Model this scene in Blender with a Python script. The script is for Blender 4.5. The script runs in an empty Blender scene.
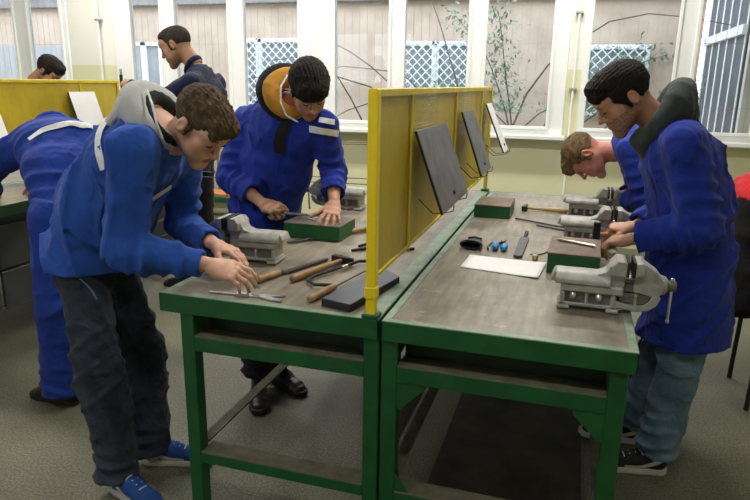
import bpy, bmesh, math, random
import numpy as np
from mathutils import Vector, Matrix
from mathutils.bvhtree import BVHTree
random.seed(7)
SC = bpy.context.scene
COL = SC.collection
PI = math.pi

# ------------------------------------------------------------------ materials
def nt(name):
    m = bpy.data.materials.new(name); m.use_nodes = True
    return m, m.node_tree.nodes, m.node_tree.links, m.node_tree.nodes['Principled BSDF']

def srgb(r, g, b):
    f = lambda c: (c/255/12.92) if c/255 <= .04045 else ((c/255+.055)/1.055)**2.4
    return (f(r), f(g), f(b), 1)

def mix_noise(m, N, L, c1, c2, scale=5, detail=4, lo=.4, hi=.6, stretch=None, rough=.6):
    tc = N.new('ShaderNodeTexCoord'); nz = N.new('ShaderNodeTexNoise')
    nz.inputs['Scale'].default_value = scale; nz.inputs['Detail'].default_value = detail
    nz.inputs['Roughness'].default_value = rough
    src = tc.outputs['Object']
    if stretch:
        mp = N.new('ShaderNodeMapping'); mp.inputs['Scale'].default_value = stretch
        L.new(src, mp.inputs['Vector']); src = mp.outputs['Vector']
    L.new(src, nz.inputs['Vector'])
    rp = N.new('ShaderNodeValToRGB')
    rp.color_ramp.elements[0].position = lo; rp.color_ramp.elements[1].position = hi
    rp.color_ramp.elements[0].color = c1; rp.color_ramp.elements[1].color = c2
    L.new(nz.outputs['Fac'], rp.inputs['Fac'])
    return rp.outputs['Color'], nz, src

def bump(N, L, b, h, strength=.3, dist=.01):
    bp = N.new('ShaderNodeBump'); bp.inputs['Strength'].default_value = strength
    bp.inputs['Distance'].default_value = dist
    L.new(h, bp.inputs['Height']); L.new(bp.outputs['Normal'], b.inputs['Normal'])
    return bp

def simple(name, c1, c2=None, scale=8, lo=.35, hi=.65, rough=.6, metal=0, bs=.15, bd=.004, stretch=None, detail=4, spec=.5):
    m, N, L, b = nt(name)
    c2 = c2 or tuple(min(1, x*1.25) for x in c1[:3])+(1,)
    c, nz, s = mix_noise(m, N, L, c1, c2, scale, detail, lo, hi, stretch)
    L.new(c, b.inputs['Base Color'])
    b.inputs['Roughness'].default_value = rough; b.inputs['Metallic'].default_value = metal
    b.inputs['Specular IOR Level'].default_value = spec
    if bs: bump(N, L, b, nz.outputs['Fac'], bs, bd)
    return m

def fabric(name, c1, c2, fold=.5, rough=.85, scale=6, weave=900):
    m, N, L, b = nt(name)
    c, nz, s = mix_noise(m, N, L, c1, c2, scale, 5, .3, .7)
    L.new(c, b.inputs['Base Color'])
    b.inputs['Roughness'].default_value = rough
    b.inputs['Specular IOR Level'].default_value = .25
    b.inputs['Sheen Weight'].default_value = .08
    n2 = N.new('ShaderNodeTexNoise'); n2.inputs['Scale'].default_value = 11
    n2.inputs['Detail'].default_value = 3; n2.inputs['Distortion'].default_value = 1.2
    L.new(s, n2.inputs['Vector'])
    n3 = N.new('ShaderNodeTexNoise'); n3.inputs['Scale'].default_value = weave; L.new(s, n3.inputs['Vector'])
    ma = N.new('ShaderNodeMath'); ma.operation = 'MULTIPLY_ADD'
    L.new(n3.outputs['Fac'], ma.inputs[0]); ma.inputs[1].default_value = .03; L.new(n2.outputs['Fac'], ma.inputs[2])
    bump(N, L, b, ma.outputs[0], fold, .02)
    return m

M = {}
M['blue'] = fabric('royal blue work cotton', (.013,.062,.33,1), (.026,.100,.47,1))
M['blue_coat'] = fabric('deep ultramarine work cotton', (.006,.020,.22,1), (.012,.036,.33,1))
M['overall'] = fabric('dark blue overall cotton', (.008,.030,.23,1), (.015,.050,.33,1))
M['navy'] = fabric('navy cotton', (.004,.006,.028,1), (.007,.011,.048,1))
M['black_cloth'] = fabric('black cloth', (.004,.004,.005,1), (.009,.009,.011,1))
M['red_cloth'] = fabric('red cloth', (.45,.01,.02,1), (.6,.02,.03,1))
M['hood_grey'] = fabric('pale grey fleece', (.42,.43,.44,1), (.56,.57,.58,1), .35)
M['hood_green'] = fabric('dark green grey fleece', (.028,.038,.036,1), (.05,.064,.06,1), .5)
M['ochre'] = fabric('ochre lining', (.42,.19,.02,1), (.55,.28,.04,1), .4)
M['jeans_dark'] = fabric('dark worn denim', (.005,.008,.017,1), (.045,.062,.09,1), .9, .9, 5)
M['jeans_light'] = fabric('mid blue worn denim', (.05,.10,.17,1), (.17,.27,.38,1), .9, .9, 7)
M['reflect'] = simple('silver reflective tape', (.62,.66,.70,1), (.80,.83,.86,1), 40, rough=.4, bs=.1)
M['lining'] = fabric('black lining', (.006,.006,.007,1), (.014,.014,.016,1), .4)

def skin(name, base, dark):
    m, N, L, b = nt(name)
    c, nz, s = mix_noise(m, N, L, dark, base, 14, 4, .25, .6)
    L.new(c, b.inputs['Base Color']); b.inputs['Roughness'].default_value = .5
    b.inputs['Subsurface Weight'].default_value = .12
    b.inputs['Subsurface Radius'].default_value = (.012,.005,.003)
    b.inputs['Subsurface Scale'].default_value = .5
    n2 = N.new('ShaderNodeTexNoise'); n2.inputs['Scale'].default_value = 120; L.new(s, n2.inputs['Vector'])
    bump(N, L, b, n2.outputs['Fac'], .12, .002)
    return m
M['skin_fair'] = skin('fair skin', (.66,.40,.30,1), (.58,.30,.22,1))
M['skin_tan'] = skin('tanned skin', (.50,.27,.18,1), (.42,.20,.13,1))
M['skin_ruddy'] = skin('ruddy skin', (.50,.22,.16,1), (.42,.14,.10,1))
M['skin_dark'] = skin('olive skin', (.36,.18,.11,1), (.28,.13,.08,1))
M['lip'] = skin('lips', (.42,.15,.13,1), (.36,.12,.11,1))
M['stubble'] = skin('stubbled skin', (.24,.14,.10,1), (.13,.08,.06,1))

def hairm(name, c1, c2):
    m, N, L, b = nt(name)
    c, nz, s = mix_noise(m, N, L, c1, c2, 60, 3, .35, .7, (1.0,.25,.6))
    L.new(c, b.inputs['Base Color']); b.inputs['Roughness'].default_value = .7
    b.inputs['Specular IOR Level'].default_value = .18
    n2 = N.new('ShaderNodeTexNoise'); n2.inputs['Scale'].default_value = 260
    mp = N.new('ShaderNodeMapping'); mp.inputs['Scale'].default_value = (1,.4,.3)
    L.new(s, mp.inputs['Vector'])
    L.new(mp.outputs['Vector'], n2.inputs['Vector'])
    bump(N, L, b, n2.outputs['Fac'], .9, .006)
    return m
M['hair_brown'] = hairm('brown hair', (.045,.028,.016,1), (.13,.085,.05,1))
M['hair_black'] = hairm('near black hair', (.006,.005,.004,1), (.02,.015,.012,1))
M['hair_blond'] = hairm('dark blond hair', (.09,.06,.03,1), (.22,.15,.08,1))
M['hair_crop'] = hairm('cropped dark hair', (.02,.015,.012,1), (.05,.036,.027,1))
M['eye'] = simple('eye white', (.5,.48,.45,1), (.6,.58,.55,1), 4, rough=.2, bs=0)

M['green'] = simple('green enamel on steel', (.005,.078,.022,1), (.009,.112,.032,1), 9, rough=.42, bs=.25, bd=.004)
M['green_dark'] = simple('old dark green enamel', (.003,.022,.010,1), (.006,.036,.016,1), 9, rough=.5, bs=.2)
M['green_worn'] = simple('worn pale green enamel', (.13,.23,.16,1), (.32,.39,.31,1), 14, .3, .7, rough=.45, bs=.3)
M['dusty'] = simple('dust covered green steel', (.085,.09,.055,1), (.15,.14,.10,1), 18, rough=.8, bs=.2)
M['black_gap'] = simple('dark grimy steel', (.004,.005,.004,1), (.010,.012,.010,1), 10, rough=.8, bs=0)

def wood_top():
    m, N, L, b = nt('oily scratched worktop')
    c, nz, s = mix_noise(m, N, L, (.17,.15,.12,1), (.36,.33,.27,1), 5, 8, .3, .68, None, .65)
    st = N.new('ShaderNodeTexNoise'); st.inputs['Scale'].default_value = 26; st.inputs['Detail'].default_value = 6
    mp = N.new('ShaderNodeMapping'); mp.inputs['Scale'].default_value = (1.6,.22,1)
    L.new(s, mp.inputs['Vector']); L.new(mp.outputs['Vector'], st.inputs['Vector'])
    r = N.new('ShaderNodeValToRGB'); r.color_ramp.elements[0].position = .36; r.color_ramp.elements[1].position = .62
    r.color_ramp.elements[0].color = (.42,.38,.34,1); r.color_ramp.elements[1].color = (1,1,1,1)
    L.new(st.outputs['Fac'], r.inputs['Fac'])
    mx = N.new('ShaderNodeMix'); mx.data_type = 'RGBA'; mx.blend_type = 'MULTIPLY'; mx.inputs[0].default_value = .5
    L.new(c, mx.inputs[6]); L.new(r.outputs['Color'], mx.inputs[7])
    # blots of green and yellow paint and pale scuffs
    sp = N.new('ShaderNodeTexNoise'); sp.inputs['Scale'].default_value = 9; sp.inputs['Detail'].default_value = 7; sp.inputs['Roughness'].default_value = .75
    L.new(s, sp.inputs['Vector'])
    r2 = N.new('ShaderNodeValToRGB'); r2.color_ramp.elements[0].position = .60; r2.color_ramp.elements[1].position = .68
    r2.color_ramp.elements[0].color = (0,0,0,1); r2.color_ramp.elements[1].color = (1,1,1,1)
    L.new(sp.outputs['Fac'], r2.inputs['Fac'])
    mx2 = N.new('ShaderNodeMix'); mx2.data_type = 'RGBA'; L.new(r2.outputs['Color'], mx2.inputs[0])
    L.new(mx.outputs[2], mx2.inputs[6]); mx2.inputs[7].default_value = (.36,.38,.31,1)
    L.new(mx2.outputs[2], b.inputs['Base Color'])
    rr = N.new('ShaderNodeMapRange'); rr.inputs[3].default_value = .24; rr.inputs[4].default_value = .5
    L.new(nz.outputs['Fac'], rr.inputs[0]); L.new(rr.outputs[0], b.inputs['Roughness'])
    bump(N, L, b, st.outputs['Fac'], .2, .003)
    return m
M['worktop'] = wood_top()
M['wood'] = simple('greasy turned wood handle', (.22,.12,.05,1), (.38,.24,.12,1), 20, rough=.5, stretch=(1,1,.3))
M['wood_yellow'] = simple('yellow varnished wood', (.42,.28,.09,1), (.55,.40,.16,1), 20, rough=.45)
M['wood_orange'] = simple('orange varnished board', (.45,.17,.06,1), (.55,.24,.10,1), 12, rough=.6)
M['block_top'] = simple('grimy brown board', (.12,.075,.055,1), (.20,.14,.10,1), 14, rough=.6)
M['steel_top'] = simple('scuffed steel face', (.10,.09,.08,1), (.20,.17,.15,1), 20, rough=.45, metal=.3)
M['cast'] = simple('grey painted cast iron', (.27,.275,.26,1), (.45,.46,.44,1), 22, .3, .7, rough=.48, metal=.1, bs=.25)
M['cast_dark'] = simple('dark grey cast iron', (.10,.10,.095,1), (.17,.17,.16,1), 16, rough=.55, metal=.2, bs=.25)  # darker grey, also for the cores set inside the vise openings
M['steel'] = simple('bright steel', (.55,.55,.54,1), (.72,.72,.71,1), 30, rough=.28, metal=.9, bs=.05)
M['steel_dark'] = simple('dark file steel', (.05,.05,.055,1), (.11,.11,.12,1), 60, rough=.45, metal=.6, bs=.2)
M['iron'] = simple('black iron', (.012,.011,.012,1), (.03,.028,.028,1), 30, rough=.5, metal=.3)
M['plate'] = simple('dark blue grey steel plate', (.045,.055,.085,1), (.075,.09,.13,1), 14, rough=.38, metal=.25, bs=.05)
M['board_grey'] = simple('scuffed grey board', (.085,.085,.09,1), (.15,.15,.155,1), 12, rough=.5, metal=.1)
M['paper'] = simple('white paper', (.78,.79,.82,1), (.84,.85,.87,1), 3, rough=.8, bs=0)
M['blue_foam'] = simple('bright blue rubber', (.02,.22,.62,1), (.04,.32,.75,1), 10, rough=.5)
M['black_plastic'] = simple('black leather', (.010,.011,.014,1), (.025,.026,.032,1), 20, rough=.35)
M['yellow'] = simple('bright yellow enamel', (.92,.68,.008,1), (.96,.76,.02,1), 8, rough=.4, bs=.1)
M['yellow_dull'] = simple('dull yellow enamel', (.64,.50,.03,1), (.76,.62,.07,1), 8, rough=.5, bs=.1)

def yellow_sheet():
    m, N, L, b = nt('yellow perforated sheet')
    c, nz, s = mix_noise(m, N, L, (.46,.34,.012,1), (.66,.50,.025,1), 6, 8, .3, .7, (1,1,.5), .7)
    L.new(c, b.inputs['Base Color']); b.inputs['Roughness'].default_value = .5
    # 3 mm perforations on a 6 mm grid
    out = [n for n in N if n.type == 'OUTPUT_MATERIAL'][0]
    sx = N.new('ShaderNodeSeparateXYZ'); L.new(s, sx.inputs[0])
    ds = []
    for ax in ('Y','Z'):
        mu = N.new('ShaderNodeMath'); mu.operation = 'MULTIPLY'; mu.inputs[1].default_value = 1/.006
        L.new(sx.outputs[ax], mu.inputs[0])
        fr = N.new('ShaderNodeMath'); fr.operation = 'FRACT'; L.new(mu.outputs[0], fr.inputs[0])
        su = N.new('ShaderNodeMath'); su.operation = 'SUBTRACT'; L.new(fr.outputs[0], su.inputs[0]); su.inputs[1].default_value = .5
        ab = N.new('ShaderNodeMath'); ab.operation = 'ABSOLUTE'; L.new(su.outputs[0], ab.inputs[0]); ds.append(ab)
    mxx = N.new('ShaderNodeMath'); mxx.operation = 'MAXIMUM'; L.new(ds[0].outputs[0], mxx.inputs[0]); L.new(ds[1].outputs[0], mxx.inputs[1])
    ls = N.new('ShaderNodeMath'); ls.operation = 'LESS_THAN'; L.new(mxx.outputs[0], ls.inputs[0]); ls.inputs[1].default_value = .17
    tr = N.new('ShaderNodeBsdfTransparent'); ms = N.new('ShaderNodeMixShader')
    L.new(ls.outputs[0], ms.inputs[0]); L.new(b.outputs[0], ms.inputs[1]); L.new(tr.outputs[0], ms.inputs[2])
    L.new(ms.outputs[0], out.inputs['Surface'])
    return m
M['yellow_sheet'] = yellow_sheet()

def terrazzo():
    m, N, L, b = nt('grey terrazzo')
    c, nz, s = mix_noise(m, N, L, (.085,.084,.058,1), (.145,.143,.102,1), 1.6, 6, .3, .7)
    v = N.new('ShaderNodeTexNoise'); v.inputs['Scale'].default_value = 110; v.inputs['Detail'].default_value = 5
    L.new(s, v.inputs['Vector'])
    r = N.new('ShaderNodeValToRGB'); r.color_ramp.elements[0].position = .4; r.color_ramp.elements[1].position = .68
    r.color_ramp.elements[0].color = (.75,.75,.75,1); r.color_ramp.elements[1].color = (2.1,2.1,1.9,1)
    L.new(v.outputs['Fac'], r.inputs['Fac'])
    mx = N.new('ShaderNodeMix'); mx.data_type = 'RGBA'; mx.blend_type = 'MULTIPLY'; mx.inputs[0].default_value = .75
    L.new(c, mx.inputs[6]); L.new(r.outputs['Color'], mx.inputs[7]); L.new(mx.outputs[2], b.inputs['Base Color'])
    b.inputs['Roughness'].default_value = .55
    return m
M['terrazzo'] = terrazzo()

def wallm():
    m, N, L, b = nt('two tone wall paint')
    tc = N.new('ShaderNodeTexCoord'); sx = N.new('ShaderNodeSeparateXYZ'); L.new(tc.outputs['Object'], sx.inputs[0])
    gt = N.new('ShaderNodeMath'); gt.operation = 'GREATER_THAN'; gt.inputs[1].default_value = 1.68; L.new(sx.outputs['Z'], gt.inputs[0])
    nz = N.new('ShaderNodeTexNoise'); nz.inputs['Scale'].default_value = 3; L.new(tc.outputs['Object'], nz.inputs['Vector'])
    r = N.new('ShaderNodeValToRGB'); r.color_ramp.elements[0].color = (.66,.65,.42,1); r.color_ramp.elements[1].color = (.74,.73,.50,1)
    L.new(nz.outputs['Fac'], r.inputs['Fac'])
    mx = N.new('ShaderNodeMix'); mx.data_type = 'RGBA'; L.new(gt.outputs[0], mx.inputs[0])
    L.new(r.outputs['Color'], mx.inputs[6]); mx.inputs[7].default_value = (.80,.81,.76,1)
    L.new(mx.outputs[2], b.inputs['Base Color']); b.inputs['Roughness'].default_value = .7
    return m
M['wall'] = wallm()
M['white'] = simple('white window plastic', (.80,.83,.83,1), (.85,.87,.87,1), 3, rough=.4, bs=0)
M['ceiling'] = simple('white ceiling', (.7,.7,.68,1), (.75,.75,.73,1), 3, rough=.8, bs=0)
M['stucco'] = simple('faded pinkish render', (.47,.35,.26,1), (.63,.50,.39,1), 2.5, .3, .7, rough=.9, bs=.3, bd=.02, detail=8)
M['stucco2'] = simple('pale render', (.60,.55,.50,1), (.68,.64,.60,1), 2.5, rough=.9, bs=.2, detail=8)
M['outglass'] = simple('dark window glass outside', (.26,.27,.27,1), (.36,.37,.37,1), 2, rough=.25, bs=0)
M['asphalt'] = simple('yard paving', (.25,.25,.24,1), (.33,.33,.31,1), 5, rough=.9)
M['rad'] = simple('cream radiator enamel', (.45,.44,.33,1), (.52,.50,.38,1), 5, rough=.5, bs=0)
M['bark'] = simple('grey brown bark', (.07,.055,.045,1), (.13,.105,.09,1), 30, rough=.9)
M['leaf'] = simple('dusty green leaves', (.10,.17,.10,1), (.22,.30,.18,1), 9, rough=.6)
M['lamp_white'] = simple('white lamp housing', (.7,.7,.7,1), (.75,.75,.75,1), 4, rough=.5, bs=0)
M['shoe_blue'] = simple('blue suede', (.006,.045,.22,1), (.012,.08,.33,1), 25, rough=.8)
M['shoe_black'] = simple('black suede', (.006,.006,.010,1), (.013,.013,.02,1), 25, rough=.75)
M['leather'] = simple('dusty black leather', (.007,.007,.006,1), (.02,.018,.014,1), 15, rough=.42)
M['rubber_white'] = simple('off white rubber', (.55,.55,.53,1), (.65,.65,.63,1), 15, rough=.6)
M['rubber_black'] = simple('black rubber', (.01,.01,.01,1), (.02,.02,.02,1), 15, rough=.7)
def glassm():
    m, N, L, b = nt('window glass')
    out = [n for n in N if n.type == 'OUTPUT_MATERIAL'][0]
    tr = N.new('ShaderNodeBsdfTransparent'); tr.inputs[0].default_value = (.93,.95,.95,1)
    gl = N.new('ShaderNodeBsdfGlossy'); gl.inputs['Roughness'].default_value = .03
    fr = N.new('ShaderNodeFresnel'); fr.inputs[0].default_value = 1.3
    ms = N.new('ShaderNodeMixShader'); L.new(fr.outputs[0], ms.inputs[0]); L.new(tr.outputs[0], ms.inputs[1]); L.new(gl.outputs[0], ms.inputs[2])
    L.new(ms.outputs[0], out.inputs['Surface'])
    return m
M['glass'] = glassm()
def emis(name, c, s):
    m, N, L, b = nt(name); b.inputs['Emission Color'].default_value = c; b.inputs['Emission Strength'].default_value = s
    b.inputs['Base Color'].default_value = (.8,.8,.8,1); return m
M['tube_light'] = emis('lit tube', (1,.96,.88,1), 4.0)

# ------------------------------------------------------------------ object helpers
def tag(o, label=None, cat=None, group=None, kind=None):
    if label: o['label'] = label
    if cat: o['category'] = cat
    if group: o['group'] = group
    if kind: o['kind'] = kind
    return o

def empty(name, loc=(0,0,0), rz=0, label=None, cat=None, group=None):
    o = bpy.data.objects.new(name, None); COL.objects.link(o)
    o.location = loc; o.rotation_euler = (0,0,rz); o.empty_display_size = .1
    return tag(o, label, cat, group)

def mesh_obj(name, verts, faces, mats, parent=None, smooth=True, mid=None, loc=(0,0,0)):
    me = bpy.data.meshes.new(name)
    me.from_pydata([tuple(v) for v in verts], [], [tuple(f) for f in faces])
    for m in (mats if isinstance(mats, (list, tuple)) else [mats]): me.materials.append(M[m])
    if mid is not None: me.polygons.foreach_set('material_index', np.asarray(mid, dtype=np.int32))
    if smooth: me.polygons.foreach_set('use_smooth', [True]*len(me.polygons))
    me.update()
    o = bpy.data.objects.new(name, me); COL.objects.link(o); o.location = loc
    if parent: o.parent = parent
    return o

class MB:
    """collects shapes into one mesh"""
    def __init__(s): s.bm = bmesh.new()
    def _join(s, t, mat):
        me = bpy.data.meshes.new('t'); t.to_mesh(me); t.free()
        if mat is not None: me.transform(mat)
        s.bm.from_mesh(me); bpy.data.meshes.remove(me)
        return s
    def box(s, lo, hi, bev=.002, mat=None, seg=1):
        t = bmesh.new(); bmesh.ops.create_cube(t, size=1)
        for v in t.verts:
            v.co = Vector([(lo[i]+hi[i])/2 + v.co[i]*(hi[i]-lo[i]) for i in range(3)])
        if bev: bmesh.ops.bevel(t, geom=t.edges[:], offset=min(bev, min(abs(hi[i]-lo[i]) for i in range(3))*.45), segments=seg, affect='EDGES', profile=.7)
        return s._join(t, mat)
    def prism(s, prof, y0, y1, bev=.002, mat=None, axis='Y', seg=1):
        t = bmesh.new()
        if axis == 'Y': f = lambda p, y: (p[0], y, p[1])
        elif axis == 'X': f = lambda p, y: (y, p[0], p[1])
        else: f = lambda p, y: (p[0], p[1], y)
        a = [t.verts.new(f(p, y0)) for p in prof]; b = [t.verts.new(f(p, y1)) for p in prof]
        n = len(prof)
        t.faces.new(a); t.faces.new(b[::-1])
        for i in range(n): t.faces.new((a[i], b[i], b[(i+1)%n], a[(i+1)%n]))
        bmesh.ops.recalc_face_normals(t, faces=t.faces[:])
        if bev: bmesh.ops.bevel(t, geom=t.edges[:], offset=bev, segments=seg, affect='EDGES', profile=.7, clamp_overlap=True)
        return s._join(t, mat)
    def lathe(s, a, b, prof, n=20, mat=None):
        """prof: (t along a->b in metres, radius)"""
        a = Vector(a); b = Vector(b); w = (b-a).normalized()
        u = w.orthogonal().normalized(); v = w.cross(u)
        t = bmesh.new(); rings = []
        for (h, r) in prof:
            rings.append([t.verts.new(a+w*h+(u*math.cos(2*PI*i/n)+v*math.sin(2*PI*i/n))*max(r, 1e-5)) for i in range(n)])
        for q in range(len(rings)-1):
            for i in range(n): t.faces.new((rings[q][i], rings[q][(i+1)%n], rings[q+1][(i+1)%n], rings[q+1][i]))
        t.faces.new(rings[0][::-1]); t.faces.new(rings[-1])
        bmesh.ops.recalc_face_normals(t, faces=t.faces[:])
        return s._join(t, mat)
    def cyl(s, a, b, r, n=20, bev=.0015, mat=None):
        l = (Vector(b)-Vector(a)).length; e = min(bev, r*.4, l*.3)
        return s.lathe(a, b, [(0, r-e), (e, r), (l-e, r), (l, r-e)], n, mat)
    def tube(s, pts, r, n=10, mat=None):
        P = [Vector(p) for p in pts]; rr = r if isinstance(r, (list, tuple)) else [r]*len(P)
        t = bmesh.new(); rings = []
        u = (P[1]-P[0]).orthogonal().normalized()
        for i, p in enumerate(P):
            w = (P[min(i+1, len(P)-1)]-P[max(i-1, 0)]).normalized()
            u = (u-w*u.dot(w)); u = u.normalized() if u.length > 1e-6 else w.orthogonal().normalized()
            v = w.cross(u)
            rings.append([t.verts.new(p+(u*math.cos(2*PI*k/n)+v*math.sin(2*PI*k/n))*rr[i]) for k in range(n)])
        for q in range(len(rings)-1):
            for i in range(n): t.faces.new((rings[q][i], rings[q][(i+1)%n], rings[q+1][(i+1)%n], rings[q+1][i]))
        t.faces.new(rings[0][::-1]); t.faces.new(rings[-1])
        bmesh.ops.recalc_face_normals(t, faces=t.faces[:])
        return s._join(t, mat)
    def build(s, name, mat, parent=None, loc=(0,0,0), smooth=True, rz=0):
        me = bpy.data.meshes.new(name); s.bm.to_mesh(me); s.bm.free()
        me.materials.append(M[mat])
        if smooth:
            me.polygons.foreach_set('use_smooth', [True]*len(me.polygons)); 
            try: me.set_sharp_from_angle(angle=math.radians(27))
            except Exception: pass
        o = bpy.data.objects.new(name, me); COL.objects.link(o)
        o.location = loc; o.rotation_euler = (0,0,rz)
        if parent: o.parent = parent
        return o

def copy_tree(o, parent=None):
    c = o.copy(); COL.objects.link(c)
    if parent: c.parent = parent
    for ch in [x for x in KIDS.get(o.name, [])]: copy_tree(ch, c)
    return c
KIDS = {}
def index_kids():
    KIDS.clear()
    for o in bpy.data.objects:
        if o.parent: KIDS.setdefault(o.parent.name, []).append(o)

# ------------------------------------------------------------------ distance fields
def A(v): return np.array(v, dtype=np.float64)
def unit(v):
    v = A(v); return v/np.linalg.norm(v)

class Field:
    def __init__(s, lo, hi, h):
        s.lo = A(lo); s.h = h
        s.n = np.maximum(4, np.ceil((A(hi)-s.lo)/h).astype(int)+1)
        s.ax = [(s.lo[i]+h*np.arange(s.n[i])).astype(np.float32) for i in range(3)]
        s.D = np.full(tuple(s.n), .2, dtype=np.float32)
    def _sl(s, lo, hi):
        i0 = np.clip(np.floor((A(lo)-s.lo)/s.h).astype(int), 0, s.n-1); i1 = np.clip(np.ceil((A(hi)-s.lo)/s.h).astype(int)+1, 0, s.n)
        if np.any(i1 <= i0): return None
        sl = tuple(slice(i0[k], i1[k]) for k in range(3))
        return sl, s.ax[0][sl[0]][:, None, None], s.ax[1][sl[1]][None, :, None], s.ax[2][sl[2]][None, None, :]
    def _apply(s, sl, d, k, sub):
        D = s.D[sl]
        if sub:
            d = -d
            if k > 0:
                hh = np.maximum(k-np.abs(D-d), 0)/k; D[...] = np.maximum(D, d)+hh*hh*k*.25
            else: D[...] = np.maximum(D, d)
        else:
            if k > 0:
                hh = np.maximum(k-np.abs(D-d), 0)/k; D[...] = np.minimum(D, d)-hh*hh*k*.25
            else: D[...] = np.minimum(D, d)
    def loft(s, a, b, ra, rb=None, side=None, k=.02, flat=(0,0), fold=None, sub=False):
        a = A(a); b = A(b); rb = ra if rb is None else rb
        ra = (ra, ra) if np.isscalar(ra) else ra; rb = (rb, rb) if np.isscalar(rb) else rb
        Lg = np.linalg.norm(b-a); w = (b-a)/max(Lg, 1e-9)
        if side is None: side = np.cross(w, [0,0,1.]) if abs(w[2]) < .9 else np.cross(w, [0,1.,0])
        u = A(side)-w*np.dot(A(side), w); u /= np.linalg.norm(u); v = np.cross(w, u)
        R = max(ra+rb if isinstance(ra, tuple) else list(ra)+list(rb))+max(k, .004)+2.5*s.h+(fold[0] if fold else 0)
        q = s._sl(np.minimum(a, b)-R, np.maximum(a, b)+R)
        if q is None: return s
        sl, X, Y, Z = q
        X = X-a[0]; Y = Y-a[1]; Z = Z-a[2]
        f = np.float32
        W = X*f(w[0])+Y*f(w[1])+Z*f(w[2]); U = X*f(u[0])+Y*f(u[1])+Z*f(u[2]); Vv = X*f(v[0])+Y*f(v[1])+Z*f(v[2])
        t = np.clip(W/f(max(Lg, 1e-9)), 0, 1)
        ru = ra[0]+(rb[0]-ra[0])*t; rv = ra[1]+(rb[1]-ra[1])*t
        if fold:
            amp, lam, c, wd, sd = fold
            an = np.arctan2(Vv/rv, U/ru)
            ph = W/lam*6.283+1.3*np.sin(an+sd)+.8*np.sin(2*an+sd*2.3)+sd
            g = np.exp(-((W/Lg-c)/wd)**2)
            dr = amp*g*((1-np.abs(np.sin(ph*.5)))*1.6-.5)*(.55+.45*np.sin(an*1.0+sd*3))
            ru = ru+dr; rv = rv+dr
        E = W-t*f(Lg); rc = np.minimum(ru, rv)
        if flat[0]: E = np.where(W < 0, 0, E)
        if flat[1]: E = np.where(W > Lg, 0, E)
        k0 = np.sqrt((U/ru)**2+(Vv/rv)**2+(E/rc)**2)
        k1 = np.sqrt((U/ru**2)**2+(Vv/rv**2)**2+(E/rc**2)**2)+1e-6
        d = k0*(k0-1)/k1
        if flat[0]: d = np.maximum(d, -W)
        if flat[1]: d = np.maximum(d, W-f(Lg))
        s._apply(sl, d.astype(np.float32), k, sub); return s
    def ell(s, c, r, axes=None, k=.02, sub=False):
        c = A(c); r = A((r, r, r) if np.isscalar(r) else r); ax = np.eye(3) if axes is None else A(axes)
        R = max(r)+max(k, .004)+2.5*s.h
        q = s._sl(c-R, c+R)
        if q is None: return s
        sl, X, Y, Z = q; X = X-c[0]; Y = Y-c[1]; Z = Z-c[2]
        P = [(X*ax[i][0]+Y*ax[i][1]+Z*ax[i][2]) for i in range(3)]
        k0 = np.sqrt(sum((P[i]/r[i])**2 for i in range(3))); k1 = np.sqrt(sum((P[i]/r[i]**2)**2 for i in range(3)))+1e-6
        s._apply(sl, (k0*(k0-1)/k1).astype(np.float32), k, sub); return s
    def half(s, p, n, k=0):
        """keep the side away from n"""
        p = A(p); n = unit(n)
        X, Y, Z = s.ax[0][:, None, None], s.ax[1][None, :, None], s.ax[2][None, None, :]
        d = ((X-p[0])*n[0]+(Y-p[1])*n[1]+(Z-p[2])*n[2]).astype(np.float32)
        s.D = np.maximum(s.D, d); return s
    def crumple(s, amp, sc, seed=0):
        """patches of sharp cloth creases"""
        f = np.float32
        X, Y, Z = s.ax[0][:, None, None], s.ax[1][None, :, None], s.ax[2][None, None, :]
        rs = np.random.RandomState(int(seed*10)+3); n = 0
        near = np.abs(s.D) < .06
        for oc, (q, a) in enumerate(((1., 1.), (1.7, .35))):
            for i in range(4):
                d, e, g = [unit(rs.normal(size=3)) for _ in range(3)]; ph = rs.uniform(0, 6.28, 3)
                if i < 2: d[2] *= .5
                dot = lambda v: X*f(v[0])+Y*f(v[1])+Z*f(v[2])
                p = f(sc*q)*dot(d)+f(.9)*np.sin(f(sc*.4*q)*dot(e)+f(ph[0]))+f(ph[1])
                r = (1-np.abs(np.sin(p)))**3
                m = np.clip(.35+.75*np.sin(f(sc*.28*q)*dot(g)+f(ph[2])), 0, 1)
                n = n+f(a)*(r*m-f(.10))
        s.D = np.where(near, s.D-f(amp)*n, s.D).astype(np.float32); return s
    def mesh(s):
        D = s.D.copy()
        for ax in range(3):
            idx = [slice(None)]*3
            idx[ax] = 0; D[tuple(idx)] = np.maximum(D[tuple(idx)], .01)
            idx[ax] = -1; D[tuple(idx)] = np.maximum(D[tuple(idx)], .01)
        S = D < 0; nx, ny, nz = D.shape
        cs = np.zeros((nx-1, ny-1, nz-1), np.int8)
        offs = [(i, j, k) for i in (0,1) for j in (0,1) for k in (0,1)]
        for (i, j, k) in offs: cs += S[i:nx-1+i, j:ny-1+j, k:nz-1+k]
        act = (cs > 0) & (cs < 8)
        I = np.argwhere(act); idm = np.full(act.shape, -1, np.int64); idm[act] = np.arange(len(I))
        vals = np.stack([D[I[:,0]+o[0], I[:,1]+o[1], I[:,2]+o[2]] for o in offs], 1)
        acc = np.zeros((len(I), 3)); cnt = np.zeros(len(I))
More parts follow.
